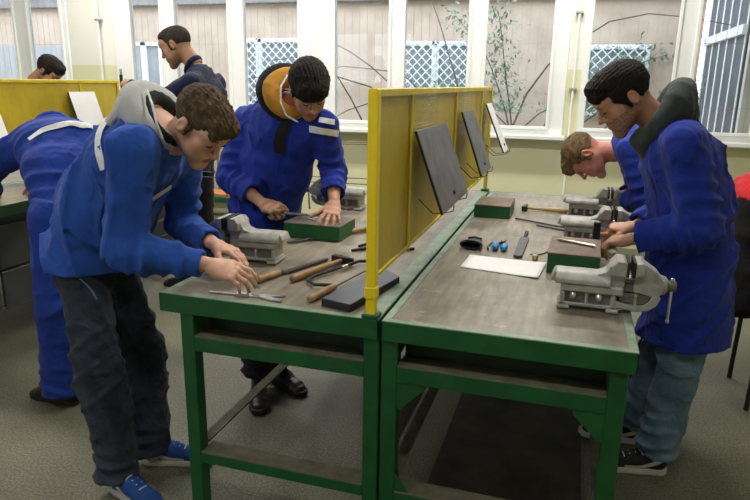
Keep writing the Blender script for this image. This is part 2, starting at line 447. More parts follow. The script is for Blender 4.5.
        for e0 in range(8):
            for b in range(3):
                o = offs[e0]
                if o[b] == 1: continue
                o2 = list(o); o2[b] = 1; e1 = offs.index(tuple(o2))
                v0, v1 = vals[:, e0], vals[:, e1]; m = (v0 < 0) != (v1 < 0)
                t = v0/(v0-v1+1e-12*(v0 == v1)); p = np.tile(A(o), (len(I), 1)); p[:, b] += t
                acc[m] += p[m]; cnt[m] += 1
        V = s.lo+s.h*(I+acc/cnt[:, None])
        Fs = []
        for b in range(3):
            c1, c2 = (b+1) % 3, (b+2) % 3
            a0 = [slice(1, -1)]*3; a1 = [slice(1, -1)]*3
            a0[b] = slice(0, D.shape[b]-1); a1[b] = slice(1, D.shape[b])
            s0, s1 = S[tuple(a0)], S[tuple(a1)]
            for flip, mm in ((False, s0 & ~s1), (True, ~s0 & s1)):
                J = np.argwhere(mm)
                if not len(J): continue
                J = J.copy()
                J[:, c1] += 1; J[:, c2] += 1
                def g(d1, d2):
                    K = J.copy(); K[:, c1] -= d1; K[:, c2] -= d2; return idm[K[:,0], K[:,1], K[:,2]]
                q = np.stack([g(1,1), g(0,1), g(0,0), g(1,0)], 1)
                Fs.append(q[:, ::-1] if flip else q)
        Fc = np.concatenate(Fs) if Fs else np.zeros((0,4), int)
        return V, Fc

def smooth_mesh(V, Fc, it=1, lam=.5):
    for _ in range(it):
        acc = np.zeros_like(V); c = np.zeros(len(V))
        for a, b in ((0,1),(1,2),(2,3),(3,0)):
            np.add.at(acc, Fc[:,a], V[Fc[:,b]]); np.add.at(c, Fc[:,a], 1)
            np.add.at(acc, Fc[:,b], V[Fc[:,a]]); np.add.at(c, Fc[:,b], 1)
        V = V*(1-lam)+lam*acc/np.maximum(c, 1)[:, None]
    return V
# ------------------------------------------------------------------ people
def frame(f, uphint=(0,0,1)):
    """columns x(right of the person), y(forward), z(up)"""
    y = unit(f); z = A(uphint)-y*np.dot(uphint, y); z = unit(z); x = np.cross(y, z)
    return np.stack([x, y, z], 1)

HEAD = {}
def head_skin():
    if 'skin' in HEAD: return HEAD['skin']
    F = Field((-.105,-.125,-.16), (.105,.145,.14), .0028)
    F.ell((0,-.018,.035), (.074,.094,.080), k=0)
    F.ell((0,.035,-.02), (.058,.056,.082), k=.03)
    F.ell((0,.068,.045), (.052,.028,.045), k=.03)
    for s in (-1,1):
        F.loft((s*.050,-.002,-.042), (s*.016,.076,-.098), .020, .017, k=.035)
        F.ell((s*.044,.062,-.018), (.019,.018,.020), k=.02)
        F.ell((s*.036,.058,-.05), (.022,.026,.028), k=.02)
    F.ell((0,.080,-.102), (.020,.016,.016), k=.02)
    F.loft((-.030,.088,.033), (.030,.088,.033), .010, k=.02)
    F.ell((0,.076,-.058), (.030,.026,.030), k=.02)
    for s in (-1,1): F.ell((s*.031,.104,.012), (.018,.017,.014), k=.014, sub=True)
    for s in (-1,1): F.ell((s*.031,.079,.012), (.0145,.014,.0125), k=.005)
    F.loft((0,.090,.028), (0,.113,-.020), .0065, .0095, k=.012)
    F.ell((0,.114,-.022), (.0105,.011,.009), k=.006)
    for s in (-1,1):
        F.ell((s*.0125,.101,-.026), (.0085,.010,.0075), k=.005)
        F.ell((s*.006,.106,-.034), (.0035,.005,.004), k=.003, sub=True)
    F.loft((-.018,.094,-.053), (.018,.094,-.053), (.006,.0075), side=(0,0,1), k=.006)
    F.loft((-.015,.092,-.064), (.015,.092,-.064), (.0065,.0085), side=(0,0,1), k=.006)
    F.loft((-.022,.106,-.0585), (.022,.106,-.0585), (.0022,.008), side=(0,0,1), k=.003, sub=True)
    F.ell((0,.098,-.078), (.016,.006,.005), k=.01, sub=True)
    for s in (-1,1):
        ax = [(1,0,0),(0,math.cos(.25),math.sin(.25)*-1),(0,math.sin(.25),math.cos(.25))]
        F.ell((s*.077,-.010,.000), (.010,.019,.032), axes=ax, k=.006)
        F.ell((s*.0885,-.006,.003), (.009,.011,.021), axes=ax, k=.004, sub=True)
        F.ell((s*.078,.004,-.006), (.005,.006,.009), k=.004)
    F.loft((0,-.03,-.03), (0,-.055,-.15), .052, .056, k=.03)
    V, Fc = F.mesh(); V = smooth_mesh(V, Fc, 1, .35)
    C = V[Fc].mean(1)
    lip = (np.abs(C[:,0]) < .023) & (C[:,1] > .086) & (np.abs(C[:,2]+.0585) < .0125-.2*np.abs(C[:,0]))
    jaw = (C[:,2] < -.028-.0*C[:,1]) & (C[:,2] > -.125) & ~lip & (C[:,1] > .0-.35*(C[:,2]+.05)) & ~((np.abs(C[:,0]) < .03) & (C[:,2] > -.038))
    side = (np.abs(C[:,0]) > .055) & (C[:,1] > .008) & (C[:,1] < .032) & (C[:,2] < .02) & (C[:,2] > -.05)
    HEAD['skin'] = (V, Fc, lip, (jaw | side))
    return HEAD['skin']

def hair_mesh(style):
    if style in HEAD: return HEAD[style]
    F = Field((-.115,-.145,-.12), (.115,.15,.165), .003)
    if style == 'fringe':      # boy: short sides, long top swept forward
        F.ell((0,-.022,.042), (.082,.099,.088), k=0)
        F.ell((0,.050,.075), (.060,.060,.040), k=.03)
        F.loft((-.045,.088,.062), (.045,.088,.058), (.024,.013), side=(0,0,1), k=.02)
        F.ell((0,.122,.002), (.062,.042,.056), k=.008, sub=True)
        F.ell((0,.07,-.055), (.095,.075,.075), k=.008, sub=True)
        low = -.045
    elif style == 'thick':     # thick swept black hair
        F.ell((0,-.018,.045), (.086,.105,.095), k=0)
        F.ell((0,.045,.095), (.062,.062,.036), k=.03)
        F.ell((0,.080,.065), (.055,.028,.024), k=.02)
        F.ell((0,.118,.0), (.06,.035,.048), k=.008, sub=True)
        F.ell((0,.075,-.055), (.095,.072,.078), k=.008, sub=True)
        low = -.05
    elif style == 'mop':       # man two: full round mop falling over the brow
        F.ell((0,-.012,.048), (.092,.108,.092), k=0)
        F.ell((0,.070,.065), (.066,.045,.048), k=.03)
        F.ell((0,.122,-.012), (.06,.035,.046), k=.008, sub=True)
        F.ell((0,.085,-.06), (.10,.072,.080), k=.008, sub=True)
        low = -.05
    elif style == 'crop':      # shaved sides, short top
        F.ell((0,-.020,.038), (.077,.097,.085), k=0)
        F.ell((0,.030,.090), (.055,.060,.032), k=.03)
        F.ell((0,.110,.005), (.07,.038,.052), k=.008, sub=True)
        F.ell((0,.070,-.055), (.095,.072,.075), k=.006, sub=True)
        low = -.05
    else:                      # blond straight, combed forward
        F.ell((0,-.016,.045), (.084,.102,.090), k=0)
        F.ell((0,.065,.075), (.058,.055,.036), k=.03)
        F.ell((0,.100,.055), (.050,.018,.026), k=.02)
        F.ell((0,.122,-.004), (.06,.034,.048), k=.008, sub=True)
        F.ell((0,.075,-.055), (.095,.074,.075), k=.008, sub=True)
        low = -.055
    F.ell((0,-.05,-.14), (.12,.12,.14+low), k=.015, sub=True)
    for s in (-1,1): F.ell((s*.085,-.010,-.002), (.022,.021,.034), k=.006, sub=True)
    for s in (-1,1): F.loft((s*.074,.016,.02), (s*.073,.014,-.022), (.010,.006), (.007,.005), side=(0,1,0), k=.008)
    X, Y, Z = F.ax[0][:,None,None], F.ax[1][None,:,None], F.ax[2][None,None,:]
    an = np.arctan2(X, Z-.0)*1.7; sd = len(style)
    am = {'crop': .0012, 'thick': .002, 'mop': .0026}.get(style, .0034)
    F.D = (F.D-am*((1-np.abs(np.sin(13*an+28*Y+2.2*np.sin(9*an+sd)+20*X)))-.4)-.5*am*np.sin(31*an+40*Y+sd+60*Z)).astype(np.float32)
    if style != 'crop': F.crumple(.0035, 85, sd)
    V, Fc = F.mesh()
    V = smooth_mesh(V, Fc, 1, .3)
    HEAD[style] = (V, Fc); return HEAD[style]

def arc_tube(pts, r, n=6):
    mb = MB(); mb.tube(pts, r, n)
    V = np.array([v.co[:] for v in mb.bm.verts]); mb.bm.verts.ensure_lookup_table()
    Fc = [[v.index for v in f.verts] for f in mb.bm.faces]; mb.bm.free()
    return V, Fc

def merge(parts):
    Vs, Fs, ids, o = [], [], [], 0
    for p in parts:
        V, Fc = p[0], p[1]; mid = p[2] if len(p) > 2 else 0
        Vs.append(V); 
        for i, f in enumerate(Fc): Fs.append([int(x)+o for x in f])
        ids.extend(list(mid) if hasattr(mid, '__len__') else [mid]*len(Fc)); o += len(V)
    return np.concatenate(Vs), Fs, ids

def hand_mesh(curl, spread=.12, tdir=(.35,.75,-.5), tcurl=.3, right=True, h=.0024):
    """wrist at the origin, fingers +Y, back of the hand +Z, thumb to +X (mirrored for the right hand)"""
    F = Field((-.075,-.035,-.115), (.10,.20,.045), h)
    F.loft((0,-.03,0), (0,.012,-.001), (.027,.020), (.029,.019), side=(1,0,0), k=0)
    F.loft((0,.005,-.001), (.002,.052,-.003), (.030,.018), (.040,.0155), side=(1,0,0), k=.015)
    F.loft((.002,.052,-.003), (.001,.084,-.003), (.040,.0155), (.040,.012), side=(1,0,0), k=.012)
    F.ell((.022,.030,-.012), (.018,.028,.014), k=.012)
    F.ell((-.022,.032,-.010), (.014,.028,.013), k=.012)
    base = [(.030,.084),(.0105,.089),(-.0095,.086),(-.0285,.077)]
    Ls = [(.041,.025,.020),(.045,.028,.021),(.041,.026,.021),(.032,.019,.018)]
    R = [.0093,.0095,.009,.008]
    for i in range(4):
        p = A((base[i][0], base[i][1], -.003)); sp = spread*(1.5-i)*.8
        a = 0
        F.ell(p+A((0,-.002,.006)), (R[i]*.95,R[i]*1.1,R[i]*.6), k=.006)
        for j in range(3):
            a += curl[i][j]
            d = A((math.sin(sp)*math.cos(a), math.cos(sp)*math.cos(a), -math.sin(a)))
            q = p+d*Ls[i][j]
            r0 = R[i]*(1, .93, .86)[j]; r1 = R[i]*(.93, .86, .74)[j]
            F.loft(p, q, r0, r1, k=.004)
            if j < 2: F.ell(q, r0*1.02, k=.003)
            p = q
    p = A((.026,.022,-.008)); d0 = unit((.62,.72,-.28)); q = p+d0*.040
    F.loft(p, q, .0135, .0115, k=.014)
    d1 = unit(tdir); q2 = q+d1*.031; F.loft(q, q2, .0108, .0098, k=.005)
    ax = unit(np.cross(d1, A((0,0,1)))); d2 = unit(d1*math.cos(tcurl)+np.cross(ax, d1)*math.sin(-tcurl)); q3 = q2+d2*.024
    F.loft(q2, q3, .0098, .0078, k=.004)
    V, Fc = F.mesh(); V = smooth_mesh(V, Fc, 1, .3); V = V*A((1,.94,1))
    if right: V = V*A((-1,1,1)); Fc = Fc[:, ::-1]
    return V, Fc

RELAX = [(.35,.35,.2),(.4,.4,.25),(.45,.45,.3),(.5,.5,.3)]
GRIP = [(1.0,1.25,.7),(1.1,1.3,.8),(1.15,1.35,.8),(1.2,1.35,.8)]
PINCH = [(.75,.7,.35),(.85,.8,.4),(.95,.9,.5),(1.0,1.0,.5)]
SPREAD = [(.15,.25,.15),(.12,.22,.15),(.15,.25,.15),(.2,.3,.15)]

def rigid(V, fr, org): return V @ fr.T + A(org)

def shoe_parts(style):
    """heel at the origin, toe +Y; returns upper, sole"""
    key = 'shoe'+style
    if key in HEAD: return HEAD[key]
    F = Field((-.065,-.03,-.01), (.065,.32,.16), .004)
    F.loft((0,.040,.045), (0,.12,.048), (.034,.038), (.037,.036), side=(1,0,0), k=0)
    F.loft((0,.12,.046), (.004,.215,.034), (.038,.036), (.042,.026), side=(1,0,0), k=.02)
    F.loft((.004,.215,.032), (.004,.25,.028), (.042,.024), (.036,.020), side=(1,0,0), k=.015)
    F.loft((0,.045,.05), (0,.043,.112 if style == 'boot' else .088), (.034,.040), (.036,.042), side=(1,0,0), k=.02, flat=(0,1))
    F.loft((0,.075,.07), (0,.135,.062), (.024,.02), (.028,.02), side=(1,0,0), k=.02)
    F.loft((0,.045,.075), (0,.043,.14), (.026,.032), side=(1,0,0), k=.004, sub=True)
    F.half((0,0,.022), (0,0,-1))
    up = F.mesh()
    F = Field((-.07,-.03,-.012), (.07,.32,.05), .0035)
    F.loft((0,.036,.014), (0,.12,.014), (.038,.05), (.038,.05), side=(1,0,0), k=0)
    F.loft((0,.12,.014), (.004,.215,.014), (.038,.05), (.046,.05), side=(1,0,0), k=.01)
    F.loft((.004,.215,.014), (.004,.247,.014), (.046,.05), (.040,.044), side=(1,0,0), k=.01)
    F.half((0,0,.028), (0,0,1)); F.half((0,0,.0), (0,0,-1))
    so = F.mesh()
    HEAD[key] = (up, so); return HEAD[key]

def rsn(n): return np.random.RandomState(4).rand(n)

class Person:
    def __init__(s, label, J, base, rest_group=None):
        s.J = {k: A(v) for k, v in J.items()}; s.base = A(base)
        s.neck = None
        s.root = empty('person', tuple(base), 0, label, 'person')
    def add(s, name, V, Fc, mats, mid=None, parent=None, smooth=True):
        return mesh_obj(name, V-s.base, Fc, mats, parent or s.root, smooth, mid)
    def torso_side(s): return unit(s.J['sR']-s.J['sL'])
    def bounds(s, keys, m):
        P = np.stack([s.J[k] for k in keys if k in s.J]); return P.min(0)-m, P.max(0)+m
    # naked continuous figure: coarse trunk and limbs, fine head and hands
    def body(s, skinmat, hd, headf, up=(0,0,1), hands=(), scale=1.0, stub=False, hair='fringe', hairmat='hair_brown', legs=True, h=.011, shr=.0):
        J = s.J; side = s.torso_side()
        lo, hi = s.bounds(['sR','sL','eR','eL','wR','wL','nk','pel']+(['kR','kL','aR','aL'] if legs else []), .17)
        F = Field(lo, hi, h)
        pel, nk = J['pel'], J['nk']; mid = J.get('mid', pel*.5+nk*.5); ch = J.get('ch', mid*.45+nk*.55)
        hs = s.J.get('hipside', side)
        F.loft(pel, mid, (.105,.075), (.115,.08), side=hs, k=0)
        F.loft(mid, ch, (.13,.085), (.145,.09), side=side, k=.04)
        F.loft(ch, nk-(nk-ch)*.25, (.145,.085), (.08,.06), side=side, k=.04)
        cen = A(hd)+0
        fr = frame(headf, up)
        nkj = cen+fr@A((0,-.052,-.12))*scale
        F.loft(nk-(nk-ch)*.2, nkj, .056, .053, k=.03)
        for a in 'RL':
            F.loft(ch*.35+nk*.65, J['s'+a], .06, .052, k=.04)
            F.loft(J['s'+a], J['e'+a], .050, .038, k=.02)
            F.loft(J['e'+a], J['e'+a]*.45+J['w'+a]*.55, .039, .035, k=.01)
            F.loft(J['e'+a]*.45+J['w'+a]*.55, J['w'+a], .035, .026, k=.01)
            if legs:
                hp = pel+hs*(.065 if a == 'R' else -.065)
                F.loft(hp, J['k'+a], .060, .048, k=.04); F.loft(J['k'+a], J['a'+a], .052, .035, k=.01)
        V, Fc = F.mesh(); V = smooth_mesh(V, Fc, 1, .5)
        parts = [(V, Fc, 0)]
        HV, HF, lip, jaw = head_skin()
        mid_ = np.zeros(len(HF), int); mid_[lip] = 1
        if stub: mid_[jaw & (rsn(len(jaw)) > .25)] = 2
        parts.append((rigid(HV*scale, fr, cen), HF, mid_))
        for (a, d, dor, curl, kw) in hands:
            hv, hf = hand_mesh(curl, right=(a == 'R'), **kw)
            hfz = frame(d, dor)
            parts.append((rigid(hv, hfz, J['w'+a]+unit(d)*.012), hf, 0))
        V, Fc, ids = merge(parts)
        s.bodyobj = s.add('body', V, Fc, [skinmat, 'lip', 'stubble'], ids)
        # eyes, brows, lashes
        for sg in (-1,1):
            mb = MB(); bmesh.ops.create_uvsphere(mb.bm, u_segments=16, v_segments=10, radius=.0118)
            EV = np.array([v.co[:] for v in mb.bm.verts])+A((sg*.031,.0795,.0085)); EF = [[v.index for v in f.verts] for f in mb.bm.faces]; mb.bm.free()
            s.add('eye', rigid(EV*scale, fr, cen), EF, 'eye')
            bv, bf = arc_tube([(sg*.014,.0985,.030),(sg*.024,.0985,.036),(sg*.036,.093,.038),(sg*.049,.080,.031)], [.0025,.0046,.0042,.002])
            s.add('eyebrow', rigid(bv*scale, fr, cen), bf, hairmat)
            bv, bf = arc_tube([(sg*.018,.0905,.0065),(sg*.026,.0940,.0035),(sg*.036,.0935,.0035),(sg*.045,.088,.007)], [.0012,.0023,.0023,.001])
            s.add('eyelashes', rigid(bv*scale, fr, cen), bf, 'hair_black')
        hv, hf = hair_mesh(hair)
        s.hair = s.add('hair', rigid(hv*scale, fr, cen), hf, hairmat)
        s.fr = fr; s.cen = cen
    def jacket(s, mat, name='jacket', h=.0075, hem=None, tr=((.165,.12),(.165,.125),(.185,.125)), sl=(.072,.062,.050), cuff=.96, fold=.010, crum=.010, seed=1., collar=None, hemr=None, shoulder=.068, cr_sc=26, hemflat=1, extra=None):
        J = s.J; side = s.torso_side(); hs = J.get('hipside', side)
        lo, hi = s.bounds(['sR','sL','eR','eL','wR','wL','nk','pel'], .19)
        pel, nk = J['pel'], J['nk']; mid = J.get('mid', pel*.5+nk*.5); ch = J.get('ch', mid*.45+nk*.55)
        if hem is not None:
            hem = A(hem); lo = np.minimum(lo, hem-.26); hi = np.maximum(hi, hem+.26)
        F = Field(lo, hi, h)
        F.loft(pel, mid, tr[0], tr[1], side=hs, k=0, fold=(fold*.8,.085,.55,.5,seed+2), flat=(1 if hem is None else 0, 0))
        if hem is not None:
            F.loft(pel, hem, tr[0], hemr or tr[0], side=hs, k=.03, flat=(0,hemflat), fold=(fold*.9,.16,.6,.9,seed+4))
        F.loft(mid, ch, tr[1], tr[2], side=side, k=.05, fold=(fold*.6,.10,.3,.5,seed))
        F.loft(ch, nk-(nk-ch)*.22, tr[2], (.095,.075), side=side, k=.05)
        for a in 'RL':
            F.loft(ch*.35+nk*.65, J['s'+a], shoulder+.012, shoulder, k=.05)
            F.loft(J['s'+a], J['e'+a], sl[0], sl[1], k=.03, fold=(fold,.062,.8,.45,seed+(0 if a == 'R' else 1.7)))
            e, w = J['e'+a], J['w'+a]; c = e+(w-e)*cuff
            c = c+unit(w-e)*.014; F.loft(e, c, sl[1], sl[2], k=.02, flat=(0,1), fold=(fold,.05,.12,.55,seed+.9))
            F.loft(e+(w-e)*(cuff-.1), c, sl[2]+.002, k=.008, flat=(1,1))
        if collar:
            c0, c1, r0, r1 = collar
            F.loft(c0, c1, r0, r1, k=.015, flat=(0,1))
        F.crumple(crum, cr_sc, seed)
        for a in 'RL':
            e, w = J['e'+a], J['w'+a]; c = e+(w-e)*cuff; d = unit(w-e)
            F.loft(c, c+d*.09, sl[2]+.035, k=0, flat=(1,1), sub=True)
            F.loft(c-d*.022, c+d*.05, sl[2]-.015, k=.0, flat=(1,0), sub=True)
        if collar:
            F.loft(c0+(A(c1)-A(c0))*.1, A(c1)+(A(c1)-A(c0)), r1-.010, k=0, sub=True)
        if s.neck:
            c_, r_, d_ = s.neck; F.loft(A(c_)-unit(d_)*.035, A(c_)+unit(d_)*.12, r_, r_*1.25, k=.012, sub=True)
        if extra: extra(F)
        if hem is not None and hemflat:
            d = unit(hem-pel); rr = hemr or tr[0]
            F.loft(hem-d*.012, hem+d*.16, (rr[0]+.06, rr[1]+.06), side=hs, k=0, flat=(1,1), sub=True)
            F.loft(hem-d*.045, hem+d*.03, (rr[0]-.022, rr[1]-.022), side=hs, k=0, flat=(1,0), sub=True)
        V, Fc = F.mesh(); V = smooth_mesh(V, Fc, 2, .45)
        o = s.add(name, V, Fc, mat)
        s.jk = o; s.bvh = BVHTree.FromPolygons([tuple(v) for v in V], [tuple(int(i) for i in f) for f in Fc])
        s.jV, s.jF = V, Fc
        return o
    def ribbon(s, pts, w, name, mat, parent=None, n=26, off=.003, bvh=None, across=5, wdir=None, cast=None):
        off = max(off, .0055) if w > .015 and name != 'stripe' else off
        P = [A(p) for p in pts]; bvh = bvh or s.bvh
        seg = [np.linalg.norm(P[i+1]-P[i]) for i in range(len(P)-1)]; T = sum(seg); path = []
        for i in range(n+1):
            t = T*i/n; k = 0
            while k < len(seg)-1 and t > seg[k]: t -= seg[k]; k += 1
            path.append(P[k]+(P[k+1]-P[k])*min(1, t/seg[k]))
        snap = []
        def hit(q):
            if cast is not None:
                d = Vector(unit(cast)); l, nn, ix, _ = bvh.ray_cast(Vector(q)-d*.22, d, .5)
                if l is not None: return l, nn
            l, nn, _, _ = bvh.find_nearest(Vector(q)); return l, nn
        for p in path:
            l, nn = hit(p); snap.append((A(l), A(nn)))
        V = []; 
        for i, (p, nn) in enumerate(snap):
            tg = snap[min(i+1, n)][0]-snap[max(i-1, 0)][0]; cr = np.cross(nn, tg) if wdir is None else A(wdir); cr = cr/max(1e-9, np.linalg.norm(cr))
            for j in range(across):
                q = p+cr*w*(j/(across-1)-.5)
                l, n2 = hit(q); n2 = A(n2)
                V.append(A(l)+n2*off)
        V = A(V)
        # light smoothing along the strip
        G = V.reshape(n+1, across, 3)
        for _ in range(3): G[1:-1] = G[1:-1]*.5+.25*(G[2:]+G[:-2])
        V = G.reshape(-1, 3)+np.repeat(A([q[1] for q in snap]), across, 0)*(off*.5)
        Fc = [[i*across+j, i*across+j+1, (i+1)*across+j+1, (i+1)*across+j] for i in range(n) for j in range(across-1)]
        return s.add(name, V, Fc, mat, parent=parent or s.jk)
    def trousers(s, mat, name='jeans', r=(.098,.074,.070), hemz=None, h=.008, fold=.010, crum=.008, seed=3., waist=.0, hip=(.165,.125), side_off=.085):
        J = s.J; hs = J.get('hipside', s.torso_side()); pel = J['pel']
        lo, hi = s.bounds(['pel','kR','kL','aR','aL'], .19)
        F = Field(lo, hi, h)
        top = J.get('waist', pel+A((0,0,.08)))
        F.loft(pel, top, hip, (hip[0]*.95, hip[1]*.95), side=hs, k=0, flat=(0,1))
        for a in 'RL':
            hp = pel+hs*(side_off if a == 'R' else -side_off); sd = seed+(0 if a == 'R' else 2)
            F.loft(hp, J['k'+a], r[0], r[1], k=.05, fold=(fold*.8,.09,.9,.4,sd))
            F.loft(J['k'+a], J['a'+a], r[1], r[2], k=.02, flat=(0,1), fold=(fold*1.3,.06,.95,.35,sd+1))
        F.crumple(crum, 30, seed)
        for a in 'RL':
            d = unit(J['a'+a]-J['k'+a]); F.loft(J['a'+a]-d*.010, J['a'+a]+d*.09, r[2]+.035, k=0, flat=(1,1), sub=True); F.loft(J['a'+a]-d*.03, J['a'+a]+d*.05, r[2]-.018, k=0, flat=(1,0), sub=True)
        V, Fc = F.mesh(); V = smooth_mesh(V, Fc, 1, .35)
        s.tr = s.add(name, V, Fc, mat)
        s.trb = BVHTree.FromPolygons([tuple(v) for v in V], [tuple(int(i) for i in f) for f in Fc])
    def shoe(s, heel, toe_dir, upper, sole, style='sneaker', stripe=None, pitch=0, name='shoe', lace='rubber_white', sc=1.0):
        d = unit((toe_dir[0], toe_dir[1], 0)); fr = frame(d)
        if pitch:
            c, sn = math.cos(pitch), math.sin(pitch); fr = fr@np.array([[1,0,0],[0,c,-sn],[0,sn,c]])
        (uv, uf), (sv, sf) = shoe_parts(style)
        T = lambda V: rigid(A(V)*sc, fr, heel)
        o = s.add(name, T(uv), uf, upper); s.add('sole', T(sv), sf, sole, parent=o)
        for k in range(4):
            y = .105+k*.022; z = .094-k*.0085
            lv, lf = arc_tube([(-.024,y,z-.012),(-.012,y+.004,z+.001),(.012,y+.004,z+.001),(.024,y,z-.012)], .003)
            s.add('lace', T(lv), lf, lace, parent=o)
        if stripe:
            bv = BVHTree.FromPolygons([tuple(v) for v in T(uv)], [tuple(int(i) for i in f) for f in uf])
            for sg in (-1,1):
                pts = T([(sg*.05,.175,.028),(sg*.05,.11,.036),(sg*.045,.055,.060),(sg*.03,.012,.085)])
                s.ribbon(pts, .017*sc, 'stripe', stripe, parent=o, bvh=bv, off=.002, n=14, across=4)
        return o
    def piece(s, name, mat, lo, hi, h, fn, parent=None):
        F = Field(lo, hi, h); fn(F); V, Fc = F.mesh(); V = smooth_mesh(V, Fc, 1, .35)
        return s.add(name, V, Fc, mat, parent=parent)
M['shade_brown'] = simple('dark brown bench shade', (.038,.036,.028,1), (.075,.07,.055,1), 6, rough=.85)  # dark tone painted for the shade under the bench
M['grey_shutter'] = simple('grey corrugated sheet', (.34,.34,.34,1), (.44,.43,.42,1), 4, rough=.7, stretch=(6,1,.3))
M['outglass_dark'] = simple('dark barred window glass', (.07,.08,.09,1), (.12,.13,.15,1), 2, rough=.4, bs=0)
M['cornice_grey'] = simple('grey brown cornice', (.20,.185,.17,1), (.28,.26,.24,1), 3, rough=.9)
# ------------------------------------------------------------------ camera
def camera():
    f, yaw, pitch, roll, cx, cy, cz = 636.719, -.298, .2577, .0161, .4944, -1.6999, 1.5354
    Fw = np.array([math.sin(yaw)*math.cos(pitch), math.cos(yaw)*math.cos(pitch), -math.sin(pitch)])
    R = np.array([math.cos(yaw), -math.sin(yaw), 0.]); U = np.cross(R, Fw)
    c, s = math.cos(roll), math.sin(roll); R2 = c*R+s*U; U2 = -s*R+c*U
    cd = bpy.data.cameras.new('camera'); co = bpy.data.objects.new('camera', cd); COL.objects.link(co)
    m = Matrix(((R2[0], U2[0], -Fw[0], cx), (R2[1], U2[1], -Fw[1], cy), (R2[2], U2[2], -Fw[2], cz), (0,0,0,1)))
    co.matrix_world = m; cd.lens = 36*f/750; cd.sensor_width = 36; cd.clip_start = .05; cd.clip_end = 300
    SC.camera = co
camera()

# ------------------------------------------------------------------ room
X0, X1, Y0, Y1, ZC = -7.4, 3.4, -4.3, 4.8, 3.45
SILL = 1.06; HEADZ = 2.75
def struct(o): o['kind'] = 'structure'; return o
mb = MB(); mb.box((X0-.3,Y0-.3,-.2), (X1+.3,Y1+.3,0), 0); struct(mb.build('floor', 'terrazzo'))
mb = MB(); mb.box((X0-.3,Y0-.3,ZC), (X1+.3,Y1+.3,ZC+.2), 0); struct(mb.build('ceiling', 'ceiling'))
mb = MB(); mb.box((X0-.3,Y0-.3,0), (X0,Y1+.3,ZC), 0); struct(mb.build('wall_left', 'wall'))
mb = MB(); mb.box((X1,Y0-.3,0), (X1+.3,Y1+.3,ZC), 0); struct(mb.build('wall_right', 'wall'))
W_BACK = [(-7.0,-5.34), (-4.69,-2.22), (-2.12,.37), (.50,2.35)]
W_FILL = [(-5.6,-3.4)]  # unseen window behind the camera, added for soft frontal light
def pierced(name, wins, ya, yb):
    mb = MB(); mb.box((X0,ya,0), (X1,yb,SILL), 0); mb.box((X0,ya,HEADZ), (X1,yb,ZC), 0)
    e = [X0]+[v for w in wins for v in w]+[X1]
    for i in range(0, len(e), 2): mb.box((e[i],ya,SILL-.001), (e[i+1],yb,HEADZ+.001), 0)
    struct(mb.build(name, 'wall'))
pierced('wall_back', W_BACK, Y1, Y1+.3)
pierced('wall_front', W_FILL, Y0-.3, Y0)
def window(n, x0, x1, yc, muls, side=1):
    """muls: (left, right) spans of solid frame between the panes"""
    d = .035; fr = MB()
    fr.box((x0,yc-d,SILL), (x1,yc+d,SILL+.075), .006); fr.box((x0,yc-d,HEADZ-.08), (x1,yc+d,HEADZ), .006)
    for a, b in muls: fr.box((a,yc-d,SILL+.07), (b,yc+d,HEADZ-.07), .006)
    w = struct(fr.build('window_%d' % n, 'white'))
    g = MB(); g.box((x0+.01,yc-.004,SILL+.02), (x1-.01,yc+.004,HEADZ-.02), 0); g.build('glass', 'glass', w)
    s = MB(); ys = (yc-.035, yc-.17) if side > 0 else (yc+.035, yc+.17)
    s.box((x0-.03,min(ys),SILL-.035), (x1+.03,max(ys),SILL+.004), .006); s.build('window_sill', 'white', w)
    # inner sash beads, hinges and handles
    b = MB()
    for i in range(len(muls)-1):
        p0, p1 = muls[i][1], muls[i+1][0]; y = yc-side*.045
        for (lo, hi) in (((p0-.022,y-.012,SILL+.055), (p0+.008,y+.012,HEADZ-.06)), ((p1-.008,y-.012,SILL+.055), (p1+.022,y+.012,HEADZ-.06)), ((p0,y-.012,SILL+.055), (p1,y+.012,SILL+.085))):
            b.box(lo, hi, .004)
    b.build('sash', 'white', w)
    return w
yb = Y1+.02
window(1, -7.0, -5.34, yb, [(-7.0,-6.85),(-6.12,-5.90),(-5.42,-5.34)])
window(2, -4.69, -2.22, yb, [(-4.69,-4.45),(-4.05,-3.87),(-3.20,-3.02),(-2.373,-2.22)])
window(3, -2.12, .37, yb, [(-2.12,-1.97),(-1.381,-1.222),(-.578,-.410),(.217,.37)])
window(4, .50, 2.35, yb, [(.50,.553),(1.286,1.451),(1.98,2.10),(2.28,2.35)])
for i, (a, b) in enumerate(W_FILL):
    window(5+i, a, b, Y0-.05, [(a,a+.09),((a+b)/2-.07,(a+b)/2+.07),(b-.09,b)], -1)  # added fill window, out of view
# dark seal lines beside two sashes
# heating pipes on the piers, with clamps
for i, (x, lab) in enumerate(((-4.87,'thin white heating pipe with clamps on the wide wall pier'), (.435,'thin white heating pipe with clamps on the narrow pier beside the open corner of the windows'))):
    r = empty('heating_pipe', (x,Y1-.05,0), 0, ['thin cream pipe with clamps running up the wide wall pier behind the far bench',
        'thin cream pipe with clamps running up the narrow pier above the blond worker'][i], 'pipe')
    m_ = MB(); m_.cyl((0,0,0), (0,0,ZC), .011); m_.build('pipe', 'white', r)
    for z in (1.50, 2.18):
        m_ = MB(); m_.box((-.035,-.015,z-.012), (.035,.049,z+.012), .003); m_.build('clamp', 'cast', r)
# radiator
r = empty('radiator', (-3.3,Y1-.10,0), 0, 'cream ribbed radiator under the window between the two front workers', 'radiator')
for k in range(11):
    m_ = MB(); x = -.36+k*.072
    m_.box((x-.024,-.045,.20), (x+.024,.045,.80), .018, seg=3); m_.build('rib', 'rad', r)
for q_ in (((-.38,0,.24),(.40,0,.24),.022), ((-.38,0,.76),(.40,0,.76),.022), ((.38,0,.24),(.38,0,0),.015)):
    m_ = MB(); m_.cyl(*q_); m_.build('pipe', 'rad', r)
